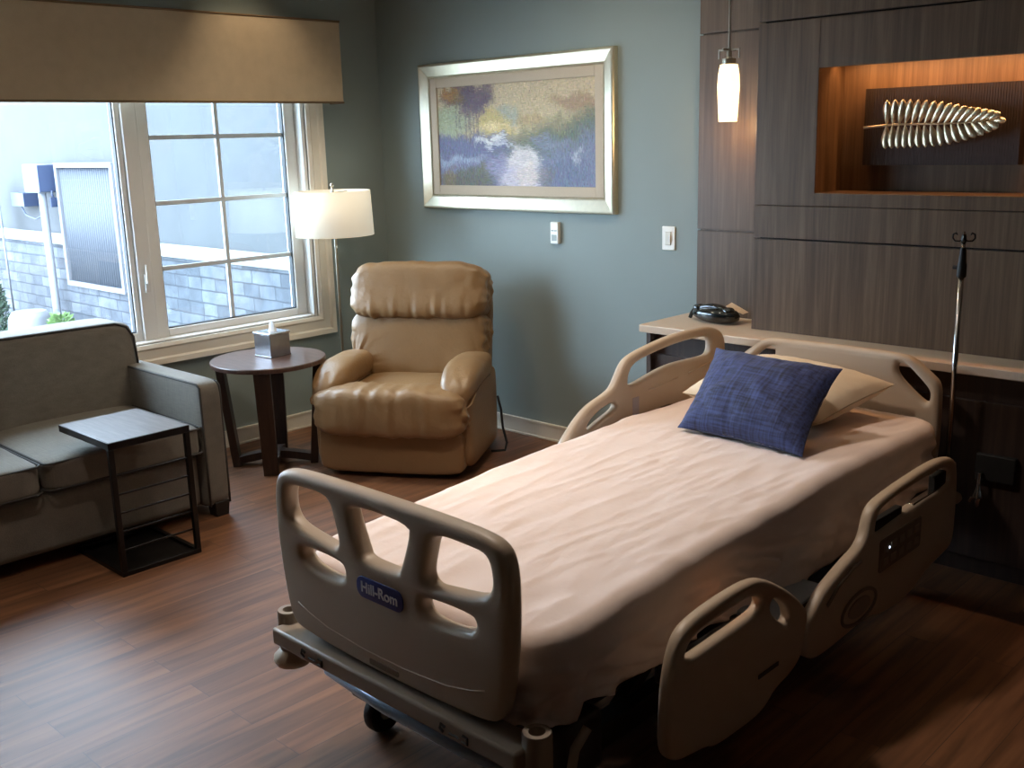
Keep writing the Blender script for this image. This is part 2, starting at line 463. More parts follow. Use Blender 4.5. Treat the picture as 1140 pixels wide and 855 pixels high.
def sash(y0, y1, s, name, pm, munt=True, zb=.05):
    mb = MB(); x0, x1 = -.135, -.07; z0, z1 = WZ0 + .012, WZ1 - .02
    mb.box(x0, x1, y0, y0 + s, z0, z1).box(x0, x1, y1 - s, y1, z0, z1).box(x0, x1, y0 + s, y1 - s, z0, z0 + zb).box(x0, x1, y0 + s, y1 - s, z1 - s, z1)
    o = mb.build('sash' if munt else 'fixed_frame', M['white'], win, bevel=.005)
    g = MB(); a0, a1, b0, b1 = y0 + s, y1 - s, z0 + zb, z1 - s; e = .006
    g.box(x0 + .02, x1 - .012, a0, a0 + e, b0, b1).box(x0 + .02, x1 - .012, a1 - e, a1, b0, b1).box(x0 + .021, x1 - .011, a0 + e, a1 - e, b0, b0 + e)
    g.build('gasket', M['gasket'], o)
    MB().box(-.106, -.100, a0, a1, b0, b1).build('pane', pm, o)
    if munt:
        q = MB()
        for z in (1.732, 1.389, 1.041): q.box(-.112, -.094, a0, a1, z - .012, z + .012)
        q.box(-.113, -.093, (a0 + a1) / 2 - .015, (a0 + a1) / 2 + .008, b0, b1)
        q.build('muntin', M['muntin'], o, bevel=.003)
    return o
s1_ = sash(-1.575, WY1 - jt, .07, 'sash', M['panetint'], zb=.042)
sash(-2.79, -1.655, .03, 'fixed', M['pane'], munt=False, zb=.045)
sash(WY0 + jt, -2.87, .07, 'sash', M['panetint'], zb=.042)
lk = MB(); lk.box(-.05, -.035, -1.628, -1.602, .93, 1.03); lk.hexa([(-.04, -1.625, .98), (-.02, -1.625, .98), (-.02, -1.607, .98), (-.04, -1.607, .98)], [(-.035, -1.622, 1.08), (-.025, -1.622, 1.08), (-.025, -1.61, 1.08), (-.035, -1.61, 1.08)])
lk.build('lock_lever', M['white'], win, bevel=.003)

# ================================================================== WOOD HEADWALL
PL = 2.35; PY = -.25; PX = 2.785
gz = (1.23, 2.112)
# left recessed section: three boards with gaps
mb = MB()
mb.box(PL + .01, PX + .05, -.02, 0, .0, RZ)
for z0, z1 in ((0, gz[0] - .004), (gz[0] + .004, gz[1] - .004), (gz[1] + .004, RZ)):
    mb.box(PL, PX + .04, -.032, -.008, z0, z1)
struct('trim_2', mb, M['panel'], bevel=.0015)
# proud section with the lit niche
NX0, NX1, NZ0, NZ1, NY = 3.063, 4.05, 1.424, 1.918, -.03
mb = MB(); XE = RX
t = .022
def skin(x0, x1, z0, z1): mb.box(x0, x1, PY, PY + t, z0, z1)
g = .004
skin(PX, XE, .83, gz[0] - g)
skin(PX, XE, gz[0] + g, 1.37 - .0015)
skin(PX, NX0, 1.37 + .0015, gz[1] - g); skin(NX1, XE, 1.37 + .0015, gz[1] - g)
skin(NX0, NX1, 1.37 + .0015, NZ0); skin(NX0, NX1, NZ1, gz[1] - g)
skin(PX, XE, gz[1] + g, RZ)
mb.box(PX + .004, PX + .02, PY + t, -.03, .83, RZ)           # left return
struct('trim_3', mb, M['panel'], bevel=.0012)
mb = MB()
mb.box(PX + .02, XE, PY + t, PY + t + .01, .83, NZ0 - .02).box(PX + .02, XE, PY + t, PY + t + .01, NZ1 + .075, RZ)
struct('trim_4', mb, M['paneldark'])
mb = MB()                                                    # niche lining
YL = PY + t; NZC = NZ1 + .045
mb.box(NX0 - .018, NX0, YL, NY, NZ0 - .018, NZC + .018).box(NX1, NX1 + .018, YL, NY, NZ0 - .018, NZC + .018)
mb.box(NX0, NX1, YL, NY, NZ0 - .018, NZ0).box(NX0, NX1, YL, NY, NZC, NZC + .018)
mb.box(NX0 - .018, NX1 + .018, NY, NY + .012, NZ0 - .018, NZC + .018)
struct('trim_5', mb, M['panel'])

# ================================================================== COUNTER AND CABINET BELOW
CY = -.445
mb = MB(); mb.box(2.315, RX, CY, -.034, .795, .83)
ct = mb.build('countertop', M['counter'], None, bevel=.004)
tag(ct, 'long beige laminate countertop running along the dark wood headwall', 'countertop')
cab = thing('base_cabinet', 'dark wood base cabinet running under the beige countertop behind the bed', 'cabinet', (4.5, -.2, 0))
mb = MB(); mb.box(2.335, 2.36, CY + .03, -.034, 0, .795).box(2.36, RX, CY + .075, -.034, .68, .795).box(2.36, RX, CY + .075, CY + .09, .07, .68).box(2.36, RX, CY + .1, -.034, 0, .07)
mb.build('cabinet_body', M['cab'], cab, bevel=.002)
for x0, x1 in ((2.365, 2.83), (2.835, 3.45), (3.455, 4.07), (4.075, 4.69), (4.695, 5.31)):
    d = MB().box(x0, x1, CY + .055, CY + .075, .08, .69).build('door', M['cab'], cab, bevel=.002)
# oxygen outlet with chrome fitting low on the cabinet
ou = thing('service_outlet', 'black service outlet low on dark cabinet front right of the bed head', 'outlet', (3.9, CY + .055, .43))
MB().box(3.84, 3.98, CY + .03, CY + .055, .40, .50).build('outlet_box', M['rubber'], ou, bevel=.004)
fit = MB(); fit.lathe([(.006, 0), (.008, -.02), (.02, -.05), (.022, -.06), (.012, -.065), (.009, -.09), (.004, -.1)], (3.865, CY + .01, .40), 16)
fit.tube([(3.865, CY + .03, .43), (3.865, CY + .01, .43), (3.865, CY + .01, .39)], .007)
fit.tube([(3.865, CY + .01, .345), (3.845, CY, .335), (3.84, CY, .32)], .006)
fit.build('chrome_fitting', M['chrome'], ou, smooth=True, autosmooth=40)

# ================================================================== FRAMED PAINTING
FX0, FX1, FZ0, FZ1 = .40, 1.85, 1.285, 2.104
pt = thing('framed_painting', 'large landscape painting in a champagne silver frame on the grey green wall', 'painting', ((FX0 + FX1) / 2, 0, FZ0))
mb = MB(); prof = [(0, 0), (0, .028), (.005, .036), (.013, .038), (.068, .020), (.074, .022), (.082, .016), (.082, .0)]
for (a, ta), (b, tb) in zip(prof[:-1], prof[1:]):
    v = []
    for d, tt in ((a, ta), (b, tb)):
        v += [(FX0 + d, -tt, FZ0 + d), (FX1 - d, -tt, FZ0 + d), (FX1 - d, -tt, FZ1 - d), (FX0 + d, -tt, FZ1 - d)]
    mb.add(v, [(k, (k + 1) % 4, 4 + (k + 1) % 4, 4 + k) for k in range(4)])
mb.build('frame', M['goldframe'], pt)
a, b = .082, .134
mb = MB()
mb.box(FX0 + a, FX0 + b, -.016, -.004, FZ0 + a, FZ1 - a).box(FX1 - b, FX1 - a, -.016, -.004, FZ0 + a, FZ1 - a)
mb.box(FX0 + b, FX1 - b, -.016, -.004, FZ0 + a, FZ0 + b).box(FX0 + b, FX1 - b, -.016, -.004, FZ1 - b, FZ1 - a)
mb.build('liner', M['linen'], pt, bevel=.002)
# the painted surface: dabs of colour on a fine grid
W, H = 420, 236
U, V = np.meshgrid(np.linspace(0, 1, W), np.linspace(0, 1, H))      # V down
def s3(*c): return np.array(srgb(*c)[:3])
img = np.zeros((H, W, 3))
def layer(mask, col):
    global img
    img = img * (1 - mask[..., None]) + np.array(col) * mask[..., None]
def blob(cx, cy, rx, ry, p=2, k=1.0):
    d = (np.abs((U - cx) / rx) ** p + np.abs((V - cy) / ry) ** p); return np.clip(1.6 - d * 1.1, 0, 1) * k
def vnoise(fx, fy, seed):
    g_ = np.random.default_rng(seed).random((fy + 2, fx + 2)); X = np.linspace(0, fx, W); Y = np.linspace(0, fy, H)
    xi = np.minimum(X.astype(int), fx - 1); yi = np.minimum(Y.astype(int), fy - 1); xf = X - xi; yf = Y - yi
    xf = xf * xf * (3 - 2 * xf); yf = yf * yf * (3 - 2 * yf); xf = xf[None, :]; yf = yf[:, None]
    q = g_[yi][:, xi] * (1 - xf) * (1 - yf) + g_[yi][:, xi + 1] * xf * (1 - yf) + g_[yi + 1][:, xi] * (1 - xf) * yf + g_[yi + 1][:, xi + 1] * xf * yf
    return q * 2 - 1
U0, V0 = U.copy(), V.copy()
U = U + .030 * vnoise(12, 8, 1) + .016 * vnoise(30, 20, 2) + .008 * vnoise(80, 40, 5)
V = V + .035 * vnoise(14, 6, 3) + .030 * vnoise(40, 14, 4) + .02 * vnoise(110, 20, 6)
img[:] = s3(198, 178, 144)
layer(np.clip((V - .05) * 2.2, 0, 1) * .6, s3(192, 176, 128))
layer(blob(.47, .33, .09, .11, k=.7), s3(150, 160, 150))
layer(blob(.36, .37, .11, .12, k=.9), s3(196, 174, 112))
layer(blob(.07, .36, .14, .16, k=.9), s3(160, 166, 134))
layer(np.clip((V - .48) * 9, 0, 1), s3(120, 120, 146))
layer(blob(.22, .60, .3, .12), s3(104, 104, 134))
layer(blob(.12, .745, .18, .035, k=.7), s3(160, 172, 192))
edge = .50 - (U - .44) * .56
layer(np.clip((V - edge) * 9, 0, 1) * np.clip((U - .43) * 9, 0, 1), s3(132, 128, 100))
layer(blob(.9, .22, .14, .08, k=.7), s3(150, 118, 92)); layer(blob(.62, .37, .1, .05, k=.7), s3(172, 146, 104))
layer(np.clip((V - edge - .10) * 8, 0, 1) * np.clip((U - .46) * 9, 0, 1), s3(104, 112, 98))
layer(np.clip((V - edge - .22) * 6, 0, 1) * np.clip((U - .52) * 7, 0, 1), s3(116, 122, 146))
layer(blob(.74, .56, .12, .06, k=.6), s3(128, 134, 158)); layer(blob(.88, .72, .02, .09, 4, .6), s3(186, 190, 204)); layer(blob(.8, .5, .1, .04, k=.5), s3(96, 106, 92))
layer(blob(.15, .10, .15, .11), s3(118, 98, 92)); layer(blob(.25, .14, .12, .13), s3(100, 82, 94)); layer(blob(.31, .06, .07, .07, k=.8), s3(112, 92, 100))
layer(blob(.08, .07, .055, .07, k=.9), s3(166, 118, 62)); layer(blob(.12, .13, .05, .05, k=.7), s3(128, 104, 62)); layer(blob(.24, .24, .07, .07, k=.6), s3(124, 104, 104))
sv = U, V; U = U0 + .004 * vnoise(8, 20, 9)
for x, w_ in ((.155, .004), (.195, .007), (.222, .009), (.25, .006), (.275, .009), (.13, .004)): layer(blob(x, .33, w_, .19, 4, .7), s3(92, 80, 92))
U = sv[0]
layer(blob(.38, .425, .12, .022), s3(226, 204, 148)); layer(blob(.45, .46, .07, .025, k=.8), s3(206, 182, 120))
layer(blob(.35, .545, .09, .032), s3(216, 214, 212)); layer(blob(.43, .60, .10, .022, k=.85), s3(198, 198, 206)); layer(blob(.48, .50, .05, .03, k=.6), s3(150, 140, 104))
layer(blob(.55, .90, .14, .20), s3(192, 184, 194)); layer(blob(.57, .73, .10, .09, k=.9), s3(212, 204, 202)); layer(blob(.60, .88, .07, .10, k=.6), s3(214, 200, 186))
layer(blob(.44, .68, .10, .025, k=.75), s3(106, 108, 122)); layer(blob(.40, .80, .07, .09, k=.7), s3(146, 142, 170))
layer(blob(.18, .93, .2, .11), s3(96, 94, 84)); layer(blob(.07, .90, .06, .10, k=.7), s3(128, 112, 84)); layer(blob(.3, .86, .05, .07, k=.5), s3(110, 106, 80))
layer(blob(.82, .88, .14, .14, k=.7), s3(98, 106, 134)); layer(blob(.7, .9, .05, .1, k=.6), s3(108, 104, 104))
ref = img.copy(); rg = np.random.default_rng(3)
for k in range(15000):
    x = int(rg.integers(0, W)); y = int(rg.integers(0, H))
    land = y > H * .42
    ln = int(rg.integers(3, 10)); wd = int(rg.integers(1, 3))
    c = ref[min(H - 1, max(0, y + int(rg.normal(0, 4)))), min(W - 1, max(0, x + int(rg.normal(0, 5))))]
    c = c * (1 + rg.normal(0, .20)) + rg.normal(0, .022, 3)
    horiz = (.3 < x / W < .72 and y / H > .42) or (not land and rg.random() < .5)
    if horiz: ys, xs = slice(y, y + wd), slice(x, x + ln)
    else: ys, xs = slice(y, y + ln), slice(x, x + wd)
    img[ys, xs] = img[ys, xs] * .3 + np.clip(c, 0, 1) * .7
px0, px1, pz0, pz1 = FX0 + b, FX1 - b, FZ0 + b, FZ1 - b
vs = [(px0 + (px1 - px0) * i / (W - 1), -.008, pz1 - (pz1 - pz0) * j / (H - 1)) for j in range(H) for i in range(W)]
fs = [(j * W + i, (j + 1) * W + i, (j + 1) * W + i + 1, j * W + i + 1) for j in range(H - 1) for i in range(W - 1)]
cv = MB(); cv.v = [Vector(v) for v in vs]; cv.f = fs
pm, nt, bb = new_mat('painted canvas'); at = nt.nodes.new('ShaderNodeVertexColor'); at.layer_name = 'paint'
nt.links.new(at.outputs[0], bb.inputs['Base Color']); bb.inputs['Roughness'].default_value = .6
co = cv.build('canvas', pm, pt, recalc=False)
ca = co.data.color_attributes.new('paint', 'FLOAT_COLOR', 'POINT')
buf = np.ones((W * H, 4), dtype=np.float32); buf[:, :3] = img.reshape(-1, 3); ca.data.foreach_set('color', buf.ravel())

# ================================================================== WALL SWITCHES
th = thing('thermostat', 'small white thermostat on the wall below the framed painting', 'thermostat', (1.433, -.01, 1.118))
MB().box(1.405, 1.461, -.024, 0, 1.118, 1.233).build('housing', M['plate'], th, bevel=.004)
MB().box(1.416, 1.450, -.026, -.022, 1.133, 1.166).build('screen', M['lcd'], th, bevel=.001)
MB().box(1.414, 1.430, -.0265, -.022, 1.185, 1.19).build('button', M['lcd'], th)
MB().box(1.436, 1.452, -.0265, -.022, 1.185, 1.19).build('button', M['lcd'], th)
sw = thing('light_switch', 'white dimmer switch plate beside the dark wood panelling', 'switch', (2.166, 0, 1.12))
MB().box(2.128, 2.204, -.008, 0, 1.12, 1.236).build('switch_plate', M['plate'], sw, bevel=.003)
MB().box(2.15, 2.182, -.013, -.006, 1.145, 1.211).build('rocker', mat('rocker ivory', srgb(214, 210, 196), .4), sw, bevel=.002)
MB().box(2.176, 2.182, -.018, -.012, 1.165, 1.195).build('dimmer_slider', M['plate'], sw, bevel=.001)

# ================================================================== LEAF SCULPTURE IN THE NICHE
ls = thing('leaf_wall_sculpture', 'silver gilt metal frond mounted on a dark ribbed board in the lit niche', 'wall sculpture', (3.475, -.05, 1.53))
BY = -.085
mb = MB(); x = 3.185
while x < 3.785:
    mb.box(x, x + .0085, BY, NY - .002, 1.531, 1.831); x += .01
mb.box(3.185, 3.785, BY + .003, NY - .001, 1.53, 1.832)
mb.build('backing_board', M['board'], ls)
SY = BY - .045
def stem_pt(t):       # t 0..1 along the stem
    return Vector((3.205 + .5 * t, SY, 1.680 + .010 * math.sin(min(1, t * 1.25) * PI * .5) + .003 * math.sin(t * 7)))
st = MB(); st.tube([stem_pt(k / 24) for k in range(25)], [.005 - .0025 * k / 24 for k in range(25)], 8)
for xx in (3.33, 3.6): st.cyl((xx, SY, 1.69), .003, .05, 8, 'y')
st.build('stem', M['leaf'], ls, smooth=True)
def leaf_mesh(L_, Wd):
    vs = []; fs = []; n = 10; m = 4
    for i in range(n + 1):
        t = i / n
        wv = Wd * (.12 + 1.0 * (math.sin(PI * min(1, t ** 1.35)) ** .8)) * (1 if t < .98 else .1)
        if i == n: wv = .0004
        for j in range(m + 1):
            s = -1 + 2 * j / m
            vs.append((t * L_, s * wv, .010 * (1 - abs(s)) * math.sin(PI * t) + .012 * t * t))
    for i in range(n):
        for j in range(m):
            a_ = i * (m + 1) + j; fs.append((a_, a_ + 1, a_ + m + 2, a_ + m + 1))
    return vs, fs
NL = 16
for k in range(NL):
    t = .19 + .76 * (k / (NL - 1)); p = stem_pt(t)
    for side in (1, -1):
        Lf = (.098 if side > 0 else .092) * (1 - .34 * (k / (NL - 1)) ** 3)
        ang = R(88 - (62 if side > 0 else 64) * (k / (NL - 1)) ** (1.0 if side > 0 else 2.2))
        vs, fs = leaf_mesh(Lf, .0165)
        mb = MB().add(vs, fs)
        lx = Vector((math.cos(ang), 0, math.sin(ang) * side)); ly = Vector((-math.sin(ang) * side, 0, math.cos(ang)))
        ln = Vector((0, -1, 0))
        tilt = random.uniform(-.25, .25)
        ly2 = (ly * math.cos(tilt) + ln * math.sin(tilt)); ln2 = lx.cross(ly2)
        if ln2.y > 0: ln2 = -ln2
        mt = Matrix((lx, ly2, ln2)).transposed().to_4x4(); mt.translation = p
        mb.xf(mt)
        mb.build('leaf', M['leaf'], ls, smooth=True, solid=.0012, recalc=False)
vs, fs = leaf_mesh(.055, .012); mb = MB().add(vs, fs); mt = Matrix(((1, 0, 0), (0, 0, 1), (0, -1, 0))).transposed().to_4x4(); mt.translation = stem_pt(1.0)
mt = Matrix(((1, 0, 0, stem_pt(1).x), (0, 0, -1, SY), (0, 1, 0, stem_pt(1).z), (0, 0, 0, 1)))
mb.xf(mt); mb.build('leaf', M['leaf'], ls, smooth=True, solid=.0012, recalc=False)
# led strip tucked under the niche head
st = MB().box(NX0 + .02, NX1 - .02, -.131, -.119, NZ1 + .033, NZ1 + .045).build('led_strip', M['led'], None)
tag(st, 'thin warm light strip fixed up under the niche ceiling', 'light strip')

# ================================================================== PENDANT
PXc, PYc = 2.613, -.20
pe = thing('pendant_lamp', 'slim lit glass pendant lamp hanging before the dark panelling', 'pendant lamp', (PXc, PYc, 1.72))
mb = MB(); mb.tube([(PXc, PYc, 2.02), (PXc, PYc, RZ - .02)], .0055, 10); mb.lathe([(.055, RZ - .022), (.06, RZ - .004), (.06, RZ)], (PXc, PYc, 0), 24)
mb.build('rod', M['brass'], pe, smooth=True, autosmooth=40)
mb = MB(); mb.lathe([(.022, 1.957), (.03, 1.957), (.03, 1.985), (.012, 1.99), (.01, 2.03)], (PXc, PYc, 0), 24)
mb.box(PXc - .052, PXc + .052, PYc - .004, PYc + .004, 2.018, 2.026)
for sx in (-1, 1): mb.box(PXc + sx * .05 - .003, PXc + sx * .05 + .003, PYc - .004, PYc + .004, 1.985, 2.02)
mb.box(PXc - .004, PXc + .004, PYc - .05, PYc + .05, 2.018, 2.026)
mb.build('fitting', M['brass'], pe, bevel=.001)
mb = MB(); pr = [(.037, 1.722), (.040, 1.722), (.043, 1.77), (.047, 1.85), (.048, 1.87), (.045, 1.92), (.038, 1.96), (.03, 1.962)]
mb.lathe(pr, (PXc, PYc, 0), 32, False)
mb.build('glass_shade', M['glow'], pe, smooth=True)

# ================================================================== PHONE
ph = thing('telephone', 'glossy black telephone lying on the countertop against the wall panel', 'telephone', (2.57, -.20, .83), R(-6), world=False)
mb = MB(); puff(mb, (0, 0, .035), (.125, .06, .035), 2.8, 16, fn=lambda q, d: Vector((q.x, q.y * (1 - .25 * (q.x / .125) ** 2), q.z * (1 - .3 * max(0, -q.x) / .125))))
mb.build('phone_base', M['black'], ph, smooth=True)
mb = MB(); puff(mb, (-.005, -.01, .072), (.105, .022, .016), 2.6, 12, fn=lambda q, d: q + Vector((0, 0, -.25 * (q.x) ** 2 / .1)))
for sx in (-1, 1): puff(mb, (-.005 + sx * .085, -.01, .058), (.026, .026, .02), 2.5, 10)
mb.build('handset', M['black'], ph, smooth=True)
mb = MB(); mb.tube([(-.135, -.02, .012), (-.142, 0, .03), (-.14, .015, .045), (-.125, .02, .05)], .009, 10)
mb.build('cord_plug', M['rubber'], ph, smooth=True)
mb = MB()
vs = [(.02, .045, .07), (.12, .04, .045), (.125, .075, .05), (.03, .075, .085)]
mb.add(vs, [(0, 1, 2, 3)]); mb.build('paper_tab', M['counter'], ph, solid=.002)

# ================================================================== VALANCE
VX, VY1, VZ0, VZ1 = .13, -.375, 1.905, 2.352
va = thing('window_valance', 'wide tan linen covered valance box above the window', 'valance', (.06, -2.1, VZ0))
mb = MB(); VY0 = -3.95
mb.box(VX - .02, VX, VY0, VY1, VZ0, VZ1).box(0, VX - .02, VY1 - .02, VY1, VZ0, VZ1).box(0, VX - .02, VY0, VY0 + .02, VZ0, VZ1).box(0, VX - .02, VY0 + .02, VY1 - .02, VZ1 - .02, VZ1)
mb.build('valance_board', M['valance'], va, bevel=.004)
mb = MB()
for z in (VZ0, VZ1): mb.tube([(0.0, VY1, z), (VX, VY1, z), (VX, VY0, z), (0.0, VY0, z)], .006, 8)
mb.build('piping', M['valedge'], va, smooth=True)

# ================================================================== FLOOR LAMP
LX, LY = .245, -.585
lp = thing('floor_lamp', 'slim floor lamp with white drum shade between window and recliner', 'floor lamp', (LX, LY, 0))
MB().lathe([(.13, 0), (.13, .012), (.125, .018), (.02, .022), (.012, .04)], (LX, LY, 0), 32).build('base', M['brass'], lp, smooth=True, autosmooth=40)
MB().tube([(LX, LY, .02), (LX, LY, 1.40), (LX, LY, 1.435)], .008, 12).build('pole', M['brass'], lp, smooth=True)
SZ0, SZ1 = 1.160, 1.412
mb = MB(); mb.lathe([(.222, SZ0), (.213, SZ1)], (LX, LY, 0), 48, False)
mb.build('lamp_shade', M['shade'], lp, smooth=True, solid=.003)
mb = MB()
for k in range(3):
    a_ = k * 2 * PI / 3; mb.tube([(LX, LY, SZ1 - .012), (LX + .21 * math.cos(a_), LY + .21 * math.sin(a_), SZ1 - .012)], .0025, 6)
mb.lathe([(.006, 1.43), (.011, 1.437), (.012, 1.447), (.006, 1.457)], (LX, LY, 0), 12)
mb.build('finial', M['brass'], lp, smooth=True)
for dx in (-.05, .06):
    mb = MB(); mb.tube([(LX + dx, LY - dx * .6, SZ0 + .1), (LX + dx, LY - dx * .6, SZ0 - .055)], .0015, 6).lathe([(.003, -.07), (.005, -.062), (.002, -.05)], (LX + dx, LY - dx * .6, SZ0), 8)
    mb.build('pull_chain', M['brass'], lp, smooth=True)

# ================================================================== RECLINER  (local: u right, -v forward => local y = -v)
ua = math.atan2(.52, .855)
rc = thing('recliner', 'tan leather recliner armchair in the corner below the painting', 'armchair', (1.165, -1.05, 0), ua, world=False)
# local axes: +x = chair's left-to-right as seen, +y = towards its back
ux = .03
def rr(ax, deg): return Matrix.Rotation(R(deg), 3, ax)
mb = MB(); puff(mb, (ux, .40, .245), (.395, .36, .195), 9, 16)
mb.build('body', M['leather'], rc, smooth=True)
mb = MB(); puff(mb, (ux, .045, .145), (.385, .05, .118), 7, 20, .003, 12, 1)
mb.build('footrest_panel', M['leather'], rc, smooth=True)
def pleat(seed, amp, axis_len, freq=26):
    def f(q, d):
        e = abs(d.x) ** 6
        w_ = noise.noise(Vector((q.x * 3 + seed, q.z * freq, q.y * freq))) * amp * e
        m_ = noise.noise(Vector((q.x * freq * .8 + seed, q.z * 3, 0))) * amp * .5 * (abs(d.z) ** 3)
        return q + Vector((d.x * w_, d.y * m_, d.z * m_))
    return f
mb = MB(); puff(mb, (ux, .33, .385), (.285, .32, .07), 4, 24, .004, 7, 9)
mb.build('seat', M['leather'], rc, smooth=True)
rt = rr('X', -14)
def lumb(q, d):
    q = pleat(8, .02, 1)(q, d)
    if d.y < 0:
        for sx in (-1, 1):
            a_ = math.atan2(q.z + .14, sx * .36 - q.x); rr_ = math.hypot(q.z + .14, sx * .36 - q.x)
            q.y += noise.noise(Vector((a_ * 7, sx * 5, 0))) * .022 * max(0, 1 - rr_ / .22) * min(1, rr_ / .05)
    return q
def kneefn(q, d):
    q = pleat(3, .022, 1)(q, d)
    if d.y < 0: q.y += noise.noise(Vector((q.x * 26, q.z * 3, 4))) * .005 * (1 - abs(d.x) ** 3)
    return q
def headfn(q, d):
    q = pleat(21, .018, 1)(q, d)
    if d.y < 0: q.y += noise.noise(Vector((q.x * 30, 8, 0))) * .022 * max(0, -d.z) ** 1.8 * (1 - abs(d.x) ** 4) + noise.noise(Vector((q.x * 24, q.z * 20, 2))) * .02 * max(0, abs(d.x) - .6)
    if d.z < 0: q.z += noise.noise(Vector((q.x * 22, 4, 0))) * .014 * (-d.z) ** 2; q.y -= .012 * (-d.z)
    k = max(0, d.z) ** 3; q.x *= 1 - .08 * k
    return q
mb = MB(); puff(mb, (ux, .605, .585), (.385, .11, .20), 5.5, 44, .004, 7, 13, rot=rt, fn=lumb)
mb.build('back_cushion', M['leather'], rc, smooth=True)
mb = MB(); puff(mb, (ux + .01, .035, .355), (.400, .130, .125), 4.6, 48, .004, 8, 5, fn=kneefn)
mb.build('knee_roll', M['leather'], rc, smooth=True)
mb = MB(); puff(mb, (ux, .655, .870), (.385, .13, .160), 5.0, 54, .005, 7, 17, rot=rt, fn=headfn)
mb.build('head_cushion', M['leather'], rc, smooth=True)
mb = MB(); puff(mb, (ux, .735, .53), (.365, .05, .43), 7, 16, rot=rt)
mb.build('back_shell', M['leather'], rc, smooth=True)
for s in (-1, 1):
    def armfn(q, d, s=s):
        fr_ = max(0, -d.y)                       # front end of the arm
        q.z -= .075 * fr_ ** 2.2
        q.x += s * .012 * fr_
        q = q + Vector((d.x, 0, d.z)) * noise.noise(Vector((q.x * 30, q.y * 3 + s, q.z * 30))) * .02 * fr_ ** 4
        return q
    ax_ = ux + s * .335
    mb = MB(); puff(mb, (ax_, .30, .505), (.100, .30, .072), 3.0, 26, .003, 8, 30 + s, fn=armfn)
    ar = mb.build('armrest', M['leather'], rc, smooth=True)
    mb = MB(); puff(mb, (ux + s * .355, .34, .265), (.066, .30, .215), 8, 14)
    mb.build('arm_side', M['leather'], rc, smooth=True)
    ff = lambda y: .505 - .052 - .075 * max(0, (.30 - y) / .30) ** 2.2
    pts = [(ax_ - .086 + s * .008 * max(0, (.3 - y) / .3), y, ff(y)) for y in (.45, .3, .2, .12, .07, .04)] + [(ax_ - .07 + s * .01, .016, ff(.01)), (ax_ + s * .012, .006, ff(0) - .004), (ax_ + .07 + s * .01, .016, ff(.01))] + [(ax_ + .086 + s * .008 * max(0, (.3 - y) / .3), y, ff(y)) for y in (.04, .07, .12, .2, .3, .45)]
    MB().tube(pts, .006, 8).build('piping', M['leatherseam'], ar, smooth=True)
    mb = MB(); mb.box(ux + s * .3 - .03, ux + s * .3 + .03, .1, .7, 0, .06); mb.build('base_rail', M['rubber'], rc, bevel=.004)
mb = MB(); mb.tube([(ux + .425, .60, .30), (ux + .44, .61, .22), (ux + .45, .60, .12), (ux + .475, .58, .04), (ux + .47, .55, .006), (ux + .40, .52, .006)], .007, 8)
mb.build('power_cord', M['rubber'], rc, smooth=True)

# ================================================================== ROUND SIDE TABLE
TX, TY, TZ = .49, -1.255, .583
rtb = thing('round_side_table', 'round dark wood side table between the sofa and the recliner', 'side table', (TX, TY, 0))
MB().lathe([(.285, TZ - .028), (.298, TZ - .024), (.30, TZ - .018), (.30, TZ - .004), (.296, TZ)], (TX, TY, 0), 64).build('table_top', M['rtop'], rtb, smooth=True, autosmooth=30)
for k in range(4):
    a_ = R(45 + 90 * k + 4); c_, s_ = math.cos(a_), math.sin(a_)
    def q(r, w_, z): return (TX + c_ * r - s_ * w_, TY + s_ * r + c_ * w_, z)
    mb = MB().hexa([q(.185, -.038, 0), q(.225, -.038, 0), q(.225, .038, 0), q(.185, .038, 0)], [q(.235, -.042, TZ - .028), q(.275, -.042, TZ - .028), q(.275, .042, TZ - .028), q(.235, .042, TZ - .028)])
    mb.build('leg', M['espresso'], rtb, bevel=.003)
for k in range(2):
    a_ = R(49 + 90 * k); c_, s_ = math.cos(a_), math.sin(a_); mb = MB(); n = 12; dz = k * .0005
    top = []; 
    for i in range(n + 1):
        r = -.20 + .40 * i / n; z = .05 + .028 * math.sin(PI * i / n) + dz
        for w_ in (-.03, .03):
            top.append((TX + c_ * r - s_ * w_, TY + s_ * r + c_ * w_, z)); top.append((TX + c_ * r - s_ * w_, TY + s_ * r + c_ * w_, z - .04))
    fs = []
    for i in range(n):
        o = 4 * i; fs += [(o, o + 2, o + 6, o + 4), (o + 1, o + 5, o + 7, o + 3), (o, o + 4, o + 5, o + 1), (o + 2, o + 3, o + 7, o + 6)]
    fs += [(0, 1, 3, 2), (4 * n, 4 * n + 2, 4 * n + 3, 4 * n + 1)]
    mb.add(top, fs).build('stretcher', M['espresso'], rtb)

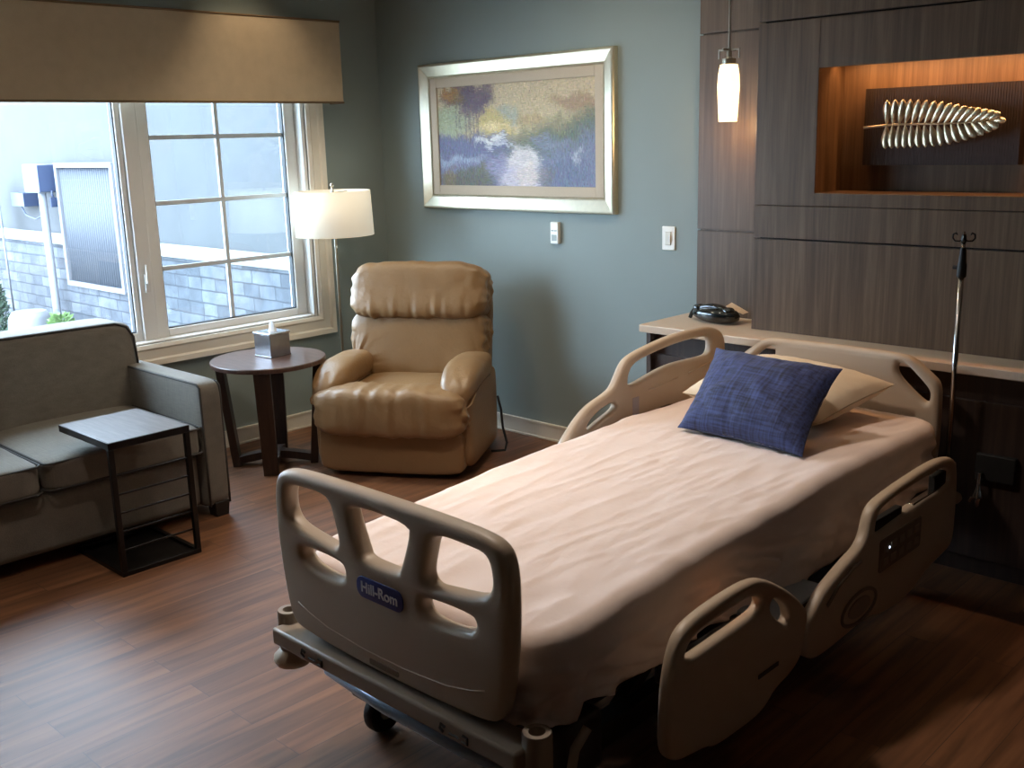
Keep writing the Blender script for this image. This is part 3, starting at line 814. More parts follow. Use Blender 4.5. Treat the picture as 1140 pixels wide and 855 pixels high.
# tissue box cover on the table
tb = thing('tissue_box', 'square pewter tissue box cover on the round side table', 'tissue box', (.455, -1.20, TZ), R(6), world=False)
h = .068
mb = MB(); plate(mb, rrect(-h, h, -h, h, .004), [], .008, .003, 'xy', .004)
mb.box(-h + .002, h - .002, -h + .002, h - .002, .006, .122)
mb.build('box_cover', M['boxcover'], tb, bevel=.003)
mb = MB(); plate(mb, rrect(-h - .003, h + .003, -h - .003, h + .003, .006), [chaikin([(-.035, 0), (0, -.022), (.035, 0), (0, .022)], 2)], .012, .004, 'xy', .126)
mb.build('lid', mat('polished rim', srgb(200, 204, 212), .15, metal=.8), tb, smooth=True, autosmooth=50)
n = 14; vs = []; fs = []
for i in range(n + 1):
    for j in range(9):
        t_ = i / n; a_ = 2 * PI * j / 9; r = .028 * (1 - t_) ** .6 * (1 + .35 * math.sin(3 * a_ + 2 * t_)) + .002
        vs.append((r * math.cos(a_) + .012 * t_, .5 * r * math.sin(a_) + .006 * math.sin(t_ * 4), .12 + .075 * t_))
for i in range(n):
    for j in range(9): fs.append((i * 9 + j, i * 9 + (j + 1) % 9, (i + 1) * 9 + (j + 1) % 9, (i + 1) * 9 + j))
MB().add(vs, fs).build('tissue', M['tissue'], tb, smooth=True)

# ================================================================== SOFA
sf = thing('sofa', 'grey brown tweed sofa with track arms under the window', 'sofa', (.55, -2.68, 0))
SY1, AW, SXF = -1.838, .112, .995
SYL = -1.838 - 2 * AW - 2 * .72
def arm(y0, y1):
    mb = MB(); puff(mb, ((.06 + SXF) / 2, (y0 + y1) / 2, .345), ((SXF - .06) / 2, (y1 - y0) / 2, .298), 16, 20)
    a_ = mb.build('arm', M['sofa'], sf, smooth=True)
    mb = MB()
    for y in (y0 + .006, y1 - .006):
        mb.tube([(.30, y, .635), (SXF - .03, y, .635), (SXF - .006, y, .62), (SXF - .003, y, .3), (SXF - .003, y, .06)], .0055, 8)
    mb.build('piping', M['welt'], a_, smooth=True)
arm(SY1 - AW, SY1); arm(SYL, SYL + AW)
yi1, yi0 = SY1 - AW, SYL + AW
mb = MB(); puff(mb, (.53, (yi0 + yi1) / 2, .185), (.44, (yi1 - yi0) / 2, .125), 20, 16)
mb.build('base', M['sofa'], sf, smooth=True)
# tight back: slab with sloped and rounded upper corners, leaning
def backfn(q, d):
    e = max(0, d.z); q.x -= .07 * (q.z + .3) / .6
    k = abs(q.y) / .86
    q.z -= .05 * max(0, (k - .9) / .1) ** 2 * e
    return q
hy = (yi1 - yi0) / 2 + .065
mb = MB(); puff(mb, (.245, (yi0 + yi1) / 2, .555), (.125, hy, .305), 14, 40, .002, 5, 2, fn=backfn)
bk = mb.build('backrest', M['sofa'], sf, smooth=True)
yc = (yi0 + yi1) / 2
mb = MB(); xt = lambda z: .245 + .118 - .07 * (z - .255) / .6
mb.tube([(xt(.64), yc + hy - .004, .62), (xt(.78), yc + hy - .006, .775), (xt(.84), yc + hy - .035, .828), (xt(.855), yc + hy - .09, .85), (xt(.858), yc, .858), (xt(.855), yc - hy + .09, .85), (xt(.84), yc - hy + .035, .828), (xt(.78), yc - hy + .006, .775), (xt(.64), yc - hy + .004, .62)], .006, 8)
mb.build('piping', M['welt'], bk, smooth=True)
for k in range(2):
    y1 = yi1 - .72 * k - .003; y0 = y1 - .714
    mb = MB(); puff(mb, (.645, (y0 + y1) / 2, .385), (.365, .357, .066), 11, 26, .003, 5, 40 + k, fn=lambda q, d: q + Vector((0, 0, .012 * max(0, d.z) * (1 - min(1, abs(q.y) / .357) ** 2))))
    c_ = mb.build('seat_cushion', M['sofa'], sf, smooth=True)
    mb = MB()
    for z in (.443, .33):
        pts = [(x_ + .645, y_ + (y0 + y1) / 2, z) for x_, y_ in rrect(-.358, .36, -.352, .352, .03)]
        mb.tube(pts, .005, 6, closed=True)
    mb.build('piping', M['welt'], c_, smooth=True)
for x_ in (.13, .955):
    for y_ in (SY1 - .045, SYL + .045):
        MB().hexa([(x_ - .032, y_ - .032, 0), (x_ + .032, y_ - .032, 0), (x_ + .032, y_ + .032, 0), (x_ - .032, y_ + .032, 0)], [(x_ - .038, y_ - .038, .07), (x_ + .038, y_ - .038, .07), (x_ + .038, y_ + .038, .07), (x_ - .038, y_ + .038, .07)]).build('foot', M['blackwood'], sf, bevel=.003)

# ================================================================== C SHAPED TABLE
CX0, CX1, CY0, CY1, CZ = .865, 1.315, -2.535, -2.185, .562
ctb = thing('side_table', 'black C shaped side table with laminate top pulled over the sofa seat', 'side table', ((CX0 + CX1) / 2, (CY0 + CY1) / 2, 0))
MB().box(CX0 + .004, CX1 - .004, CY0 + .004, CY1 - .004, CZ - .012, CZ).build('table_top', M['ctop'], ctb, bevel=.002)
mb = MB(); tt = .022
mb.box(CX0, CX1, CY0, CY0 + .006, CZ - .03, CZ - .001).box(CX0, CX1, CY1 - .006, CY1, CZ - .03, CZ - .001).box(CX0, CX0 + .006, CY0 + .006, CY1 - .006, CZ - .03, CZ - .001).box(CX1 - .006, CX1, CY0 + .006, CY1 - .006, CZ - .03, CZ - .001)
mb.build('top_frame', M['blackmetal'], ctb, bevel=.001)
for y0 in (CY0, CY1 - tt): MB().box(CX1 - tt, CX1, y0, y0 + tt, .02, CZ - .03).build('upright', M['blackmetal'], ctb, bevel=.002)
for k in range(5): 
    z = .105 + .078 * k; MB().box(CX1 - .016, CX1 - .008, CY0 + tt, CY1 - tt, z, z + .008).build('cross_rod', M['blackmetal'], ctb, bevel=.002)
mb = MB(); mb.box(CX0, CX1, CY0, CY0 + tt, 0, .02).box(CX0, CX1, CY1 - tt, CY1, 0, .02).box(CX0, CX0 + tt, CY0 + tt, CY1 - tt, 0, .02).box(CX1 - tt, CX1, CY0 + tt, CY1 - tt, 0, .02)
mb.build('base_frame', M['blackmetal'], ctb, bevel=.002)
MB().box(CX0 + tt, CX1 - tt, CY0 + tt, CY1 - tt, .004, .010).build('base_plate', M['blackmetal'], ctb)

# ================================================================== HOSPITAL BED
BXc = 3.325
bd = thing('hospital_bed', 'beige hospital bed with moulded end boards and side rails made up in white', 'bed', (BXc, -1.65, 0))
# footboard
out = [(2.898, .62), (2.893, .73), (2.896, .80), (2.915, .845), (2.965, .863), (3.1, .868), (3.325, .870), (3.55, .868), (3.685, .863), (3.735, .845), (3.754, .80), (3.757, .73), (3.752, .62), (3.735, .50), (3.715, .44), (3.68, .418), (3.5, .408), (3.325, .405), (3.15, .408), (2.97, .418), (2.935, .44), (2.915, .50)]
h1 = [(2.95, .79), (2.965, .82), (3.02, .824), (3.10, .826), (3.135, .815), (3.15, .77), (3.165, .715), (3.15, .695), (3.10, .70), (2.985, .715), (2.95, .74)]
h3 = [(2 * BXc - a_, b_) for a_, b_ in h1]
h2 = [(3.215, .825), (3.435, .825), (3.43, .79), (3.40, .715), (3.39, .695), (3.26, .695), (3.25, .715), (3.22, .79)]
s1 = [(3.015, .665), (3.17, .662), (3.185, .64), (3.17, .612), (3.08, .61), (3.015, .625), (3.0, .648)]
s2 = [(2 * BXc - a_, b_) for a_, b_ in s1]
FBY = -2.785
mb = MB(); plate(mb, chaikin(out), [chaikin(h1), chaikin(h2), chaikin(h3), chaikin(s1), chaikin(s2)], .052, .020, 'xz', FBY, 4)
fb = mb.build('footboard', M['bed'], bd, smooth=True, autosmooth=60)
mb = MB(); mb.tube([(x_, FBY - .0255, z_) for x_, z_ in [(2.975, .50), (3.02, .484), (3.1, .466), (3.25, .455), (3.4, .455), (3.55, .466), (3.63, .484), (3.675, .50)]], .0022, 6)
mb.build('moulded_line', M['bed'], fb, smooth=True)
mb = MB(); plate(mb, rrect(BXc - .087, BXc + .087, .599, .655, .024), [], .005, .002, 'xz', FBY - .0265)
lg = mb.build('badge', M['logo'], fb, smooth=True, autosmooth=50)
def text(s, size, loc, rot, m, parent, name, bold=.0):
    cu = bpy.data.curves.new('t', 'FONT'); cu.body = s; cu.size = size; cu.extrude = .0006; cu.offset = bold
    cu.align_x = 'CENTER'; cu.align_y = 'CENTER'
    o = bpy.data.objects.new('t', cu); C.objects.link(o)
    me = bpy.data.meshes.new_from_object(o.evaluated_get(bpy.context.evaluated_depsgraph_get()))
    mt = Matrix.Translation(loc) @ rot
    mb = MB().add([mt @ v.co for v in me.vertices], [tuple(p.vertices) for p in me.polygons])
    bpy.data.objects.remove(o); bpy.data.curves.remove(cu); bpy.data.meshes.remove(me)
    return mb.build(name, m, parent, recalc=False)
RXZ = Matrix.Rotation(R(90), 4, 'X')
text('Hill-Rom', .038, (BXc, FBY - .0298, .6275), RXZ, M['lettering'], lg, 'lettering', .0007)
mb = MB(); plate(mb, rrect(BXc - .055, BXc + .055, .425, .441, .004), [], .004, .001, 'xz', FBY - .0265); mb.build('label_slot', M['beddark'], fb)
# foot bumper beam and sockets
mb = MB(); mb.box(2.87, 3.785, -2.835, -2.745, .352, .400); bm_ = mb.build('bumper_beam', M['bedframe'], bd, bevel=.008, seg=3)
def ring(mbx, c, r, h_, ri):
    mbx.lathe([(ri, h_), (r * .93, h_), (r, h_ - .006), (r, 0), (r * .85, 0), (ri, .0)], c, 28, False)
    mbx.lathe([(ri, h_), (ri, h_ - .05)], c, 28, False)
for x_ in (2.865, 3.79):
    mb = MB(); ring(mb, (x_, -2.77, .318), .034, .112, .019); so = mb.build('pole_socket', M['bedframe'], bd, smooth=True, autosmooth=40)
    MB().lathe([(.0001, 0), (.0195, 0), (.0195, .052)], (x_, -2.77, .375), 20, False).build('socket_bore', M['rubber'], so, smooth=True)
    MB().lathe([(.02, 0), (.048, .004), (.054, .016), (.052, .028), (.036, .045), (.03, .05)], (x_, -2.77, .268), 28).build('bumper_disc', M['bed'], so, smooth=True, autosmooth=60)
for x_ in (3.02, 3.56):
    mb = MB()
    y_ = -2.8362
    mb.tube([(x_, y_, .365), (x_ - .012, y_, .372), (x_ - .008, y_, .384), (x_ + .006, y_, .380)], .0035, 6)
    mb.tube([(x_ + .02, y_, .370), (x_ + .05, y_, .370)], .003, 6).tube([(x_ + .06, y_, .365), (x_ + .078, y_, .365), (x_ + .078, y_, .38), (x_ + .064, y_, .382)], .0035, 6)
    mb.build('decal', M['marking'], bm_)
# headboard
hb = [(2.905, .45), (2.903, .72), (2.912, .775), (2.94, .80), (3.01, .852), (3.05, .866), (3.325, .870), (3.60, .866), (3.64, .852), (3.71, .80), (3.738, .775), (3.747, .72), (3.745, .45), (3.70, .42), (2.95, .42)]
ho = [(3.575, .80), (3.58, .83), (3.612, .832), (3.695, .757), (3.71, .73), (3.705, .695), (3.68, .70), (3.60, .765)]
ho2 = [(2 * BXc - a_, b_) for a_, b_ in ho]
HBY = -.53
mb = MB(); plate(mb, chaikin(hb), [chaikin(ho), chaikin(ho2)], .05, .02, 'xz', HBY, 4)
mb.build('headboard', M['bed'], bd, smooth=True, autosmooth=60)
for x_ in (2.875, 3.772):
    mb = MB(); ring(mb, (x_, -.50, .352), .030, .12, .017); so = mb.build('pole_socket', M['bedframe'], bd, smooth=True, autosmooth=40)
    MB().lathe([(.02, 0), (.05, .004), (.058, .016), (.055, .028), (.036, .04)], (x_, -.50, .32), 28).build('bumper_disc', M['bed'], so, smooth=True, autosmooth=60)
MB().box(2.86, 3.79, -.53, -.47, .36, .41).build('head_beam', M['bedframe'], bd, bevel=.008)
# side rails, traced in their own planes and given depth
far_out = [(-1.573, .52), (-1.573, .597), (-1.536, .634), (-1.477, .684), (-1.407, .723), (-1.308, .746), (-1.268, .764), (-1.24, .802), (-1.205, .847), (-1.159, .868), (-1.051, .887), (-.877, .905), (-.745, .906), (-.636, .902), (-.564, .88), (-.525, .85), (-.512, .80), (-.515, .66), (-.56, .56), (-.72, .52), (-.95, .50), (-1.06, .48), (-1.35, .47), (-1.52, .48)]
far_h1 = [(-1.182, .744), (-1.185, .79), (-1.150, .835), (-1.002, .856), (-.85, .868), (-.662, .866), (-.62, .845), (-.622, .79), (-.674, .78), (-.875, .79), (-1.002, .778)]
far_h2 = [(-1.43, .635), (-1.42, .66), (-1.353, .695), (-1.269, .710), (-1.250, .69), (-1.275, .674), (-1.354, .652), (-1.409, .630)]
RFX = 2.805
mb = MB(); plate(mb, chaikin(far_out), [chaikin(far_h1), chaikin(far_h2)], .038, .014, 'yz', RFX, 4)
fr_ = mb.build('side_rail', M['bed'], bd, smooth=True, autosmooth=60)
mb = MB(); mb.tube([(RFX + .019, y_, z_) for y_, z_ in [(-1.06, .712), (-.95, .722), (-.868, .728)]], .005, 6); mb.tube([(RFX + .019, y_, z_) for y_, z_ in [(-.79, .733), (-.70, .742), (-.631, .752)]], .005, 6)
mb.build('moulded_line', M['bed'], fr_, smooth=True)
mb = MB().box(RFX + .0185, RFX + .021, -1.16, -1.122, .612, .702); mb.build('rail_label', mat('pale decal', srgb(168, 160, 170), .6), fr_)
mb = MB(); plate(mb, chaikin([(-1.07, .603), (-1.0, .632), (-.90, .632), (-.90, .612), (-.95, .600)], 1), [], .003, .001, 'yz', RFX + .019); mb.build('rail_slot', M['beddark'], fr_)
# near head rail (lowered)
nh_out = [(-.80, .590), (-.90, .612), (-1.0, .617), (-1.15, .613), (-1.30, .606), (-1.40, .595), (-1.435, .565), (-1.455, .51), (-1.49, .482), (-1.555, .468), (-1.63, .447), (-1.71, .423), (-1.75, .39), (-1.79, .37), (-1.81, .335), (-1.815, .27), (-1.77, .235), (-1.72, .225), (-1.58, .228), (-1.42, .238), (-1.31, .205), (-1.12, .202), (-1.0, .245), (-.85, .262), (-.79, .275), (-.775, .33), (-.775, .50)]
nh_h1 = [(-1.405, .495), (-1.40, .545), (-1.37, .568), (-1.28, .577), (-1.12, .583), (-.93, .583), (-.855, .568), (-.845, .53), (-.88, .51), (-1.072, .512), (-1.302, .505)]
NRX = 3.895
mb = MB(); plate(mb, chaikin(nh_out), [chaikin(nh_h1)], .04, .015, 'yz', NRX, 4)
nr = mb.build('side_rail', M['bed'], bd, smooth=True, autosmooth=60)
XF = NRX + .0205
mb = MB(); plate(mb, rrect(-1.375, -1.075, .362, .468, .012), [], .005, .002, 'yz', XF); cp = mb.build('control_panel', M['beddark'], nr, smooth=True, autosmooth=50)
for i in range(5):
    for j in range(2): MB().box(XF + .002, XF + .0045, -1.35 + i * .055, -1.315 + i * .055, .378 + j * .042, .403 + j * .042).build('button', M['bedframe'], cp, bevel=.001)
mb = MB(); mb.box(XF + .002, XF + .005, -1.315, -1.309, .428, .434); mb.build('indicator_light', mat('white indicator', srgb(235, 240, 255), .3, emit=srgb(220, 232, 255), estr=2.5), cp)
mb = MB(); mb.tube([(XF, -1.495 + .11 * math.cos(2 * PI * k / 28), .298 + .048 * math.sin(2 * PI * k / 28)) for k in range(28)], .006, 6, closed=True); mb.build('dial_ring', M['beddark'], nr, smooth=True)
mb = MB(); plate(mb, [(-1.495 + .07 * math.cos(2 * PI * k / 24), .298 + .03 * math.sin(2 * PI * k / 24)) for k in range(24)], [], .008, .003, 'yz', XF); mb.build('dial', M['bedframe'], nr, smooth=True, autosmooth=50)
mb = MB(); mb.tube([(XF, y_, z_) for y_, z_ in [(-1.70, .375), (-1.64, .412), (-1.56, .437), (-1.50, .445)]], .007, 6); mb.build('grip_groove', M['beddark'], nr, smooth=True)
mb = MB(); mb.box(NRX - .012, NRX + .012, -1.12, -.90, .50, .513).build('latch_bar', M['chrome'], nr, bevel=.003)
MB().box(NRX - .014, NRX + .010, -1.395, -1.20, .497, .53).build('handle_pad', M['rubber'], nr, bevel=.004)
MB().box(NRX - .014, NRX + .01, -.95, -.86, .508, .56).build('handle_pad', M['rubber'], nr, bevel=.004)
# near foot rail (lowered)
nf_out = [(-2.415, .555), (-2.37, .578), (-2.25, .590), (-2.09, .590), (-2.007, .555), (-1.902, .488), (-1.828, .425), (-1.805, .387), (-1.822, .342), (-1.832, .279), (-1.887, .246), (-1.977, .233), (-2.013, .207), (-2.062, .193), (-2.146, .193), (-2.259, .197), (-2.292, .215), (-2.366, .227), (-2.42, .236), (-2.455, .26), (-2.468, .297), (-2.464, .372), (-2.458, .446), (-2.440, .513)]
nf_h1 = [(-2.395, .484), (-2.39, .517), (-2.352, .538), (-2.193, .547), (-2.102, .545), (-2.062, .528), (-2.055, .505), (-2.09, .494), (-2.299, .486)]
nf_h2 = [(-2.01, .500), (-1.979, .497), (-1.926, .456), (-1.905, .415), (-1.925, .405), (-1.955, .421), (-2.012, .471)]
mb = MB(); plate(mb, chaikin(nf_out), [chaikin(nf_h1), chaikin(nf_h2)], .038, .015, 'yz', 3.90, 4)
nf = mb.build('side_rail', M['bed'], bd, smooth=True, autosmooth=60)
mb = MB(); mb.box(3.919, 3.921, -2.07, -1.97, .305, .317); mb.build('rail_label', M['marking'], nf)
mb = MB(); mb.box(3.855, 3.868, -2.12, -2.10, .515, .525); mb.build('indicator_light', mat('amber indicator', srgb(255, 150, 60), .3, emit=srgb(255, 150, 70), estr=2), nf)
# rail brackets
for y_ in (-2.2, -1.25): MB().box(3.72, 3.885, y_ - .05, y_ + .05, .30, .345).build('rail_bracket', M['understeel'], bd, bevel=.006)
MB().box(2.815, 2.95, -1.15, -.9, .42, .47).build('rail_bracket', M['understeel'], bd, bevel=.006)
# deck, chassis, lift arms, wheels
MB().box(2.94, 3.71, -2.655, -.61, .375, .42).build('deck', M['understeel'], bd, bevel=.006)
MB().box(3.74, 3.872, -1.93, -1.62, .385, .398).build('deck_wing', M['bluegrey'], bd, bevel=.004)  # blue grey colour stands in for the window reflected on the deck
mb = MB()
for x_ in (3.03, 3.62): mb.box(x_ - .03, x_ + .03, -2.62, -.65, .13, .20)
for y_ in (-2.6, -.68): mb.box(2.93, 3.72, y_ - .03, y_ + .03, .13, .19)
mb.build('base_frame', M['understeel'], bd, bevel=.006)
for y0, y1 in ((-2.25, -1.9), (-1.1, -.85)):
    for x_ in (3.06, 3.59):
        mb = MB()
        mb.hexa([(x_ - .02, y0 - .03, .16), (x_ + .02, y0 - .03, .16), (x_ + .02, y0 + .03, .16), (x_ - .02, y0 + .03, .16)], [(x_ - .02, y1 - .03, .39), (x_ + .02, y1 - .03, .39), (x_ + .02, y1 + .03, .39), (x_ - .02, y1 + .03, .39)])
        mb.build('lift_arm', M['understeel'], bd, bevel=.004)
MB().box(3.16, 3.49, -2.3, -1.2, .12, .33).build('motor_cover', M['understeel'], bd, bevel=.02, seg=3)
MB().tube([(2.93, -2.70, .24), (3.2, -2.72, .235), (3.5, -2.72, .235), (3.72, -2.70, .24)], .016, 12).build('foot_bar', M['bluegrey'], bd, smooth=True)
for x_ in (2.97, 3.68):
    for y_ in (-2.55, -.72):
        mb = MB(); mb.lathe([(.03, -.016), (.058, -.018), (.063, -.01), (.063, .01), (.058, .018), (.03, .016)], (x_, y_, .063), 28, True, 'x')
        wh = mb.build('caster_wheel', M['rubber'], bd, smooth=True, autosmooth=50)
        mb = MB(); mb.cyl((x_ - .02, y_, .063), .022, .04, 16, 'x'); mb.box(x_ - .028, x_ - .02, y_ - .02, y_ + .02, .05, .14).box(x_ + .02, x_ + .028, y_ - .02, y_ + .02, .05, .14).box(x_ - .028, x_ + .028, y_ - .025, y_ + .025, .125, .14)
        mb.build('caster_fork', M['bedframe'], wh, bevel=.002)
MB().box(3.60, 3.76, -2.66, -2.50, .20, .36).build('foot_shroud', M['understeel'], bd, bevel=.02, seg=3)
mb = MB(); mb.tube([(3.79, -2.60, .36), (3.785, -2.64, .32), (3.78, -2.65, .26), (3.78, -2.62, .20), (3.76, -2.58, .15)], .012, 10); mb.build('release_handle', M['bedframe'], bd, smooth=True)
# mattress under the sheet
mz = lambda y: float(np.interp(y, [-2.75, -2.45, -2.0, -1.25, -.9, -.58], [.600, .618, .642, .662, .655, .648]))
MB().box(2.94, 3.71, -2.67, -.61, .42, .575).build('mattress', M['beddark'], bd, bevel=.03, seg=3)

# fitted sheet (its own thing, lying on the bed)
sx0, sx1, sy0, sy1 = 2.865, 3.785, -2.748, -.562
ny, nx = 190, 84
def wrk(x, y):
    a_ = noise.noise(Vector((x * 2.2 + y * .9, y * .7 - x * 1.1, 1.3)))
    z = .006 * a_
    # long soft creases running up the bed, slightly oblique
    s_ = (x * 1.0 + y * .32) * 20
    z += .0034 * (1 - abs(noise.noise(Vector((s_, y * 1.5, 5))))) ** 7 * (.4 + .6 * noise.noise(Vector((x * 2, y * 2, 9))))
    s_ = (x * .95 - y * .10) * 19
    z += .0030 * (1 - abs(noise.noise(Vector((s_, y * 2.2, 15))))) ** 8
    z += .0028 * noise.noise(Vector((x * 14, y * 9, 3)))
    z += .006 * noise.noise(Vector((x * 9, y * 11, 60))) * max(0, (x - 3.55) / .2)
    if y < -2.3: z += .004 * noise.noise(Vector((x * 11, y * 8, 33))) * (-2.3 - y) / .4
    return z
def rnd(x, y, rc=.10):
    cx = min(max(x, sx0 + rc), sx1 - rc); cy = min(max(y, sy0 + rc), sy1 - rc)
    dx, dy = x - cx, y - cy
    if dx and dy:
        m_ = max(abs(dx), abs(dy)); l_ = math.hypot(dx, dy)
        return cx + dx * m_ / l_, cy + dy * m_ / l_
    return x, y
gx = np.linspace(0, 1, nx); gy = np.linspace(0, 1, ny)
vs = []; inset = .045
for j in range(ny):
    for i in range(nx):
        x = sx0 + (sx1 - sx0) * gx[i]; y = sy0 + (sy1 - sy0) * gy[j]
        x2, y2 = rnd(x, y); xx = sx0 + inset + (x2 - sx0) * (1 - 2 * inset / (sx1 - sx0)); yy = sy0 + inset + (y2 - sy0) * (1 - 2 * inset / (sy1 - sy0))
        vs.append(Vector((xx, yy, mz(yy) + wrk(xx, yy))))
fs = [(j * nx + i, j * nx + i + 1, (j + 1) * nx + i + 1, (j + 1) * nx + i) for j in range(ny - 1) for i in range(nx - 1)]
per = [i for i in range(nx)] + [j * nx + nx - 1 for j in range(1, ny)] + [(ny - 1) * nx + i for i in range(nx - 2, -1, -1)] + [j * nx for j in range(ny - 2, 0, -1)]
n = len(per); prev = per
cen = Vector((BXc, (sy0 + sy1) / 2, 0))
dirs = []
for k in range(n):
    p = vs[per[k]]; a_ = vs[per[k - 3]]; b_ = vs[per[(k + 3) % n]]
    tg = (b_ - a_); tg.z = 0; nn = Vector((tg.y, -tg.x, 0)); nn.normalize(); dirs.append(nn)
arc = [0.]
for k in range(1, n): arc.append(arc[-1] + (vs[per[k]] - vs[per[k - 1]]).length)
def hem(y, x):
    if y < -2.6: return .37 + .012 * noise.noise(Vector((y * 9, x * 9, 7)))
    if x > BXc: return float(np.interp(y, [-2.7, -2.3, -2.0, -1.6, -1.25, -.95, -.6], [.41, .395, .40, .36, .395, .42, .43])) + .012 * noise.noise(Vector((y * 6, 0, 7)))
    return .42 + .01 * noise.noise(Vector((y * 6, 3, 7)))
rows = [(.35, .012), (.68, .028), (.9, .042)] 
base_z = [vs[i].z for i in per]
NR = 22
for r in range(1, 5 + NR):
    cur = []
    for k in range(n):
        p = vs[per[k]]; nn = dirs[k]
        if r < 5:
            a_ = R(90 * r / 5); off = inset * math.sin(a_); dz = inset * (1 - math.cos(a_)); wv = 0
            z = p.z - dz
        else:
            t_ = (r - 4) / NR; zt = p.z - inset * (1 - math.cos(R(72))); zb = hem(p.y, p.x)
            z = zt + (zb - zt) * t_; off = inset * (math.sin(R(72)) + .05 * min(1, t_ * 4))
            s_ = arc[k]
            f1 = noise.noise(Vector((s_ * 3.0 + t_ * 1.3, t_ * 1.6, 2))); f2 = (1 - abs(noise.noise(Vector((s_ * 5.5 - t_ * 2.2, t_ * 3.2, 8))))) ** 4
            near = 1.0 if p.x > BXc else .5
            off += near * (.018 * f1 + .026 * (f2 - .35) + .010 * noise.noise(Vector((s_ * 16, t_ * 5, 1)))) * min(1, t_ * 2.2) - .012 * t_
            corner = abs(nn.x) > .2 and abs(nn.y) > .2
            if corner: off += -.008 * t_ + .010 * math.sin(s_ * 90) * t_
        cur.append(len(vs)); vs.append(Vector((p.x + nn.x * off, p.y + nn.y * off, z)))
    for k in range(n): fs.append((prev[k], cur[k], cur[(k + 1) % n], prev[(k + 1) % n]))
    prev = cur
mb = MB(); mb.v = vs; mb.f = fs
sh = mb.build('bed_sheet', M['sheet'], None, smooth=True, solid=.003)
tag(sh, 'rumpled pinkish white fitted sheet stretched over the hospital bed mattress', 'bed sheet')

# pillows
def pillow(mb, P, thick, n=40, p_=2.6, seed=0, wr=.006, ear=.045):
    """P: 4 corners bl, br, tr, tl; puffed both ways"""
    bl, br, tr, tl = [Vector(q) for q in P]; N_ = ((br - bl).cross(tl - bl)).normalized()
    for side in (1, -1):
        vs = []; fs = []
        for j in range(n + 1):
            for i in range(n + 1):
                s_, t_ = -1 + 2 * i / n, -1 + 2 * j / n
                # pulled-in edges, ears at the corners
                e = ear
                ss = s_ * (1 - e * (1 - t_ * t_)); tt_ = t_ * (1 - e * (1 - s_ * s_))
                a_, b_ = (ss + 1) / 2, (tt_ + 1) / 2
                q = bl * (1 - a_) * (1 - b_) + br * a_ * (1 - b_) + tr * a_ * b_ + tl * (1 - a_) * b_
                f = (max(0, 1 - abs(s_) ** p_) * max(0, 1 - abs(t_) ** p_)) ** .55
                edge = 1 - min(1, f * 1.0)
                w_ = wr * noise.noise(Vector((s_ * 3 + seed, t_ * 3, side * 2))) * f + wr * 1.2 * noise.noise(Vector((s_ * 9 + seed, t_ * 9, side * 3))) * edge * f * 2
                vs.append(q + N_ * side * (thick * f + w_ + .0012))
        for j in range(n):
            for i in range(n):
                a_ = j * (n + 1) + i; fs.append((a_, a_ + 1, a_ + n + 2, a_ + n + 1))
        mb.add(vs, fs)
    return mb
mb = pillow(MB(), [(2.945, -1.01, .712), (3.555, -1.10, .712), (3.615, -.64, .770), (3.01, -.60, .79)], .085, seed=3)
o = mb.build('pillow', M['pcase'], None, smooth=True)
tag(o, 'cream white pillow lying flat at the head of the bed behind the blue one', 'pillow')
bl, br, tr, tl = (3.140, -1.318, .676), (3.640, -1.355, .674), (3.620, -1.065, .905), (3.095, -1.010, .905)
mb = pillow(MB(), [bl, br, tr, tl], .085, seed=11, ear=.085, p_=2.3, wr=.010)
# orient texture with its own axes
X_ = (Vector(br) - Vector(bl)).normalized(); N_ = X_.cross((Vector(tl) - Vector(bl))).normalized(); Y_ = N_.cross(X_)
mr_ = Matrix((X_, Y_, N_)).transposed(); cpt = sum((Vector(q) for q in (bl, br, tr, tl)), Vector()) / 4
mb.v = [mr_.inverted() @ (v - cpt) for v in mb.v]
ORG = Vector((0, 0, 0))
o = mb.build('pillow', M['blue'], None, smooth=True)
o.matrix_world = Matrix.Translation(cpt) @ mr_.to_4x4() @ Matrix.Translation(o.location)
tag(o, 'dark blue slub weave lumbar pillow propped against the cream pillow', 'pillow')

# IV pole
ivx, ivy = 3.772, -.50
iv = thing('iv_pole', 'chrome IV pole with black clamp standing at the bed head corner', 'IV pole', (ivx, ivy, .40))
MB().tube([(ivx, ivy, .40), (ivx, ivy, 1.17)], .0095, 14).build('lower_tube', M['chrome'], iv, smooth=True)
MB().tube([(ivx, ivy, 1.17), (ivx, ivy, 1.29)], .0065, 12).build('upper_tube', M['chrome'], iv, smooth=True)
mb = MB(); mb.lathe([(.012, 1.155), (.016, 1.16), (.016, 1.20), (.013, 1.21), (.011, 1.245), (.009, 1.26)], (ivx, ivy, 0), 20).cyl((ivx - .03, ivy, 1.19), .007, .03, 12, 'x')
mb.build('clamp', M['rubber'], iv, smooth=True, autosmooth=40)
mb = MB()
for k in range(4):
    a_ = R(20 + 90 * k); c_, s_ = math.cos(a_), math.sin(a_)
    mb.tube([(ivx + c_ * r, ivy + s_ * r, z) for r, z in ((0, 1.29), (.014, 1.283), (.028, 1.284), (.036, 1.294), (.035, 1.307), (.026, 1.312), (.022, 1.305))], .0032, 8)
mb.lathe([(.008, 1.275), (.01, 1.285), (.008, 1.305), (.004, 1.312)], (ivx, ivy, 0), 12)
mb.build('hook', M['blackmetal'], iv, smooth=True)

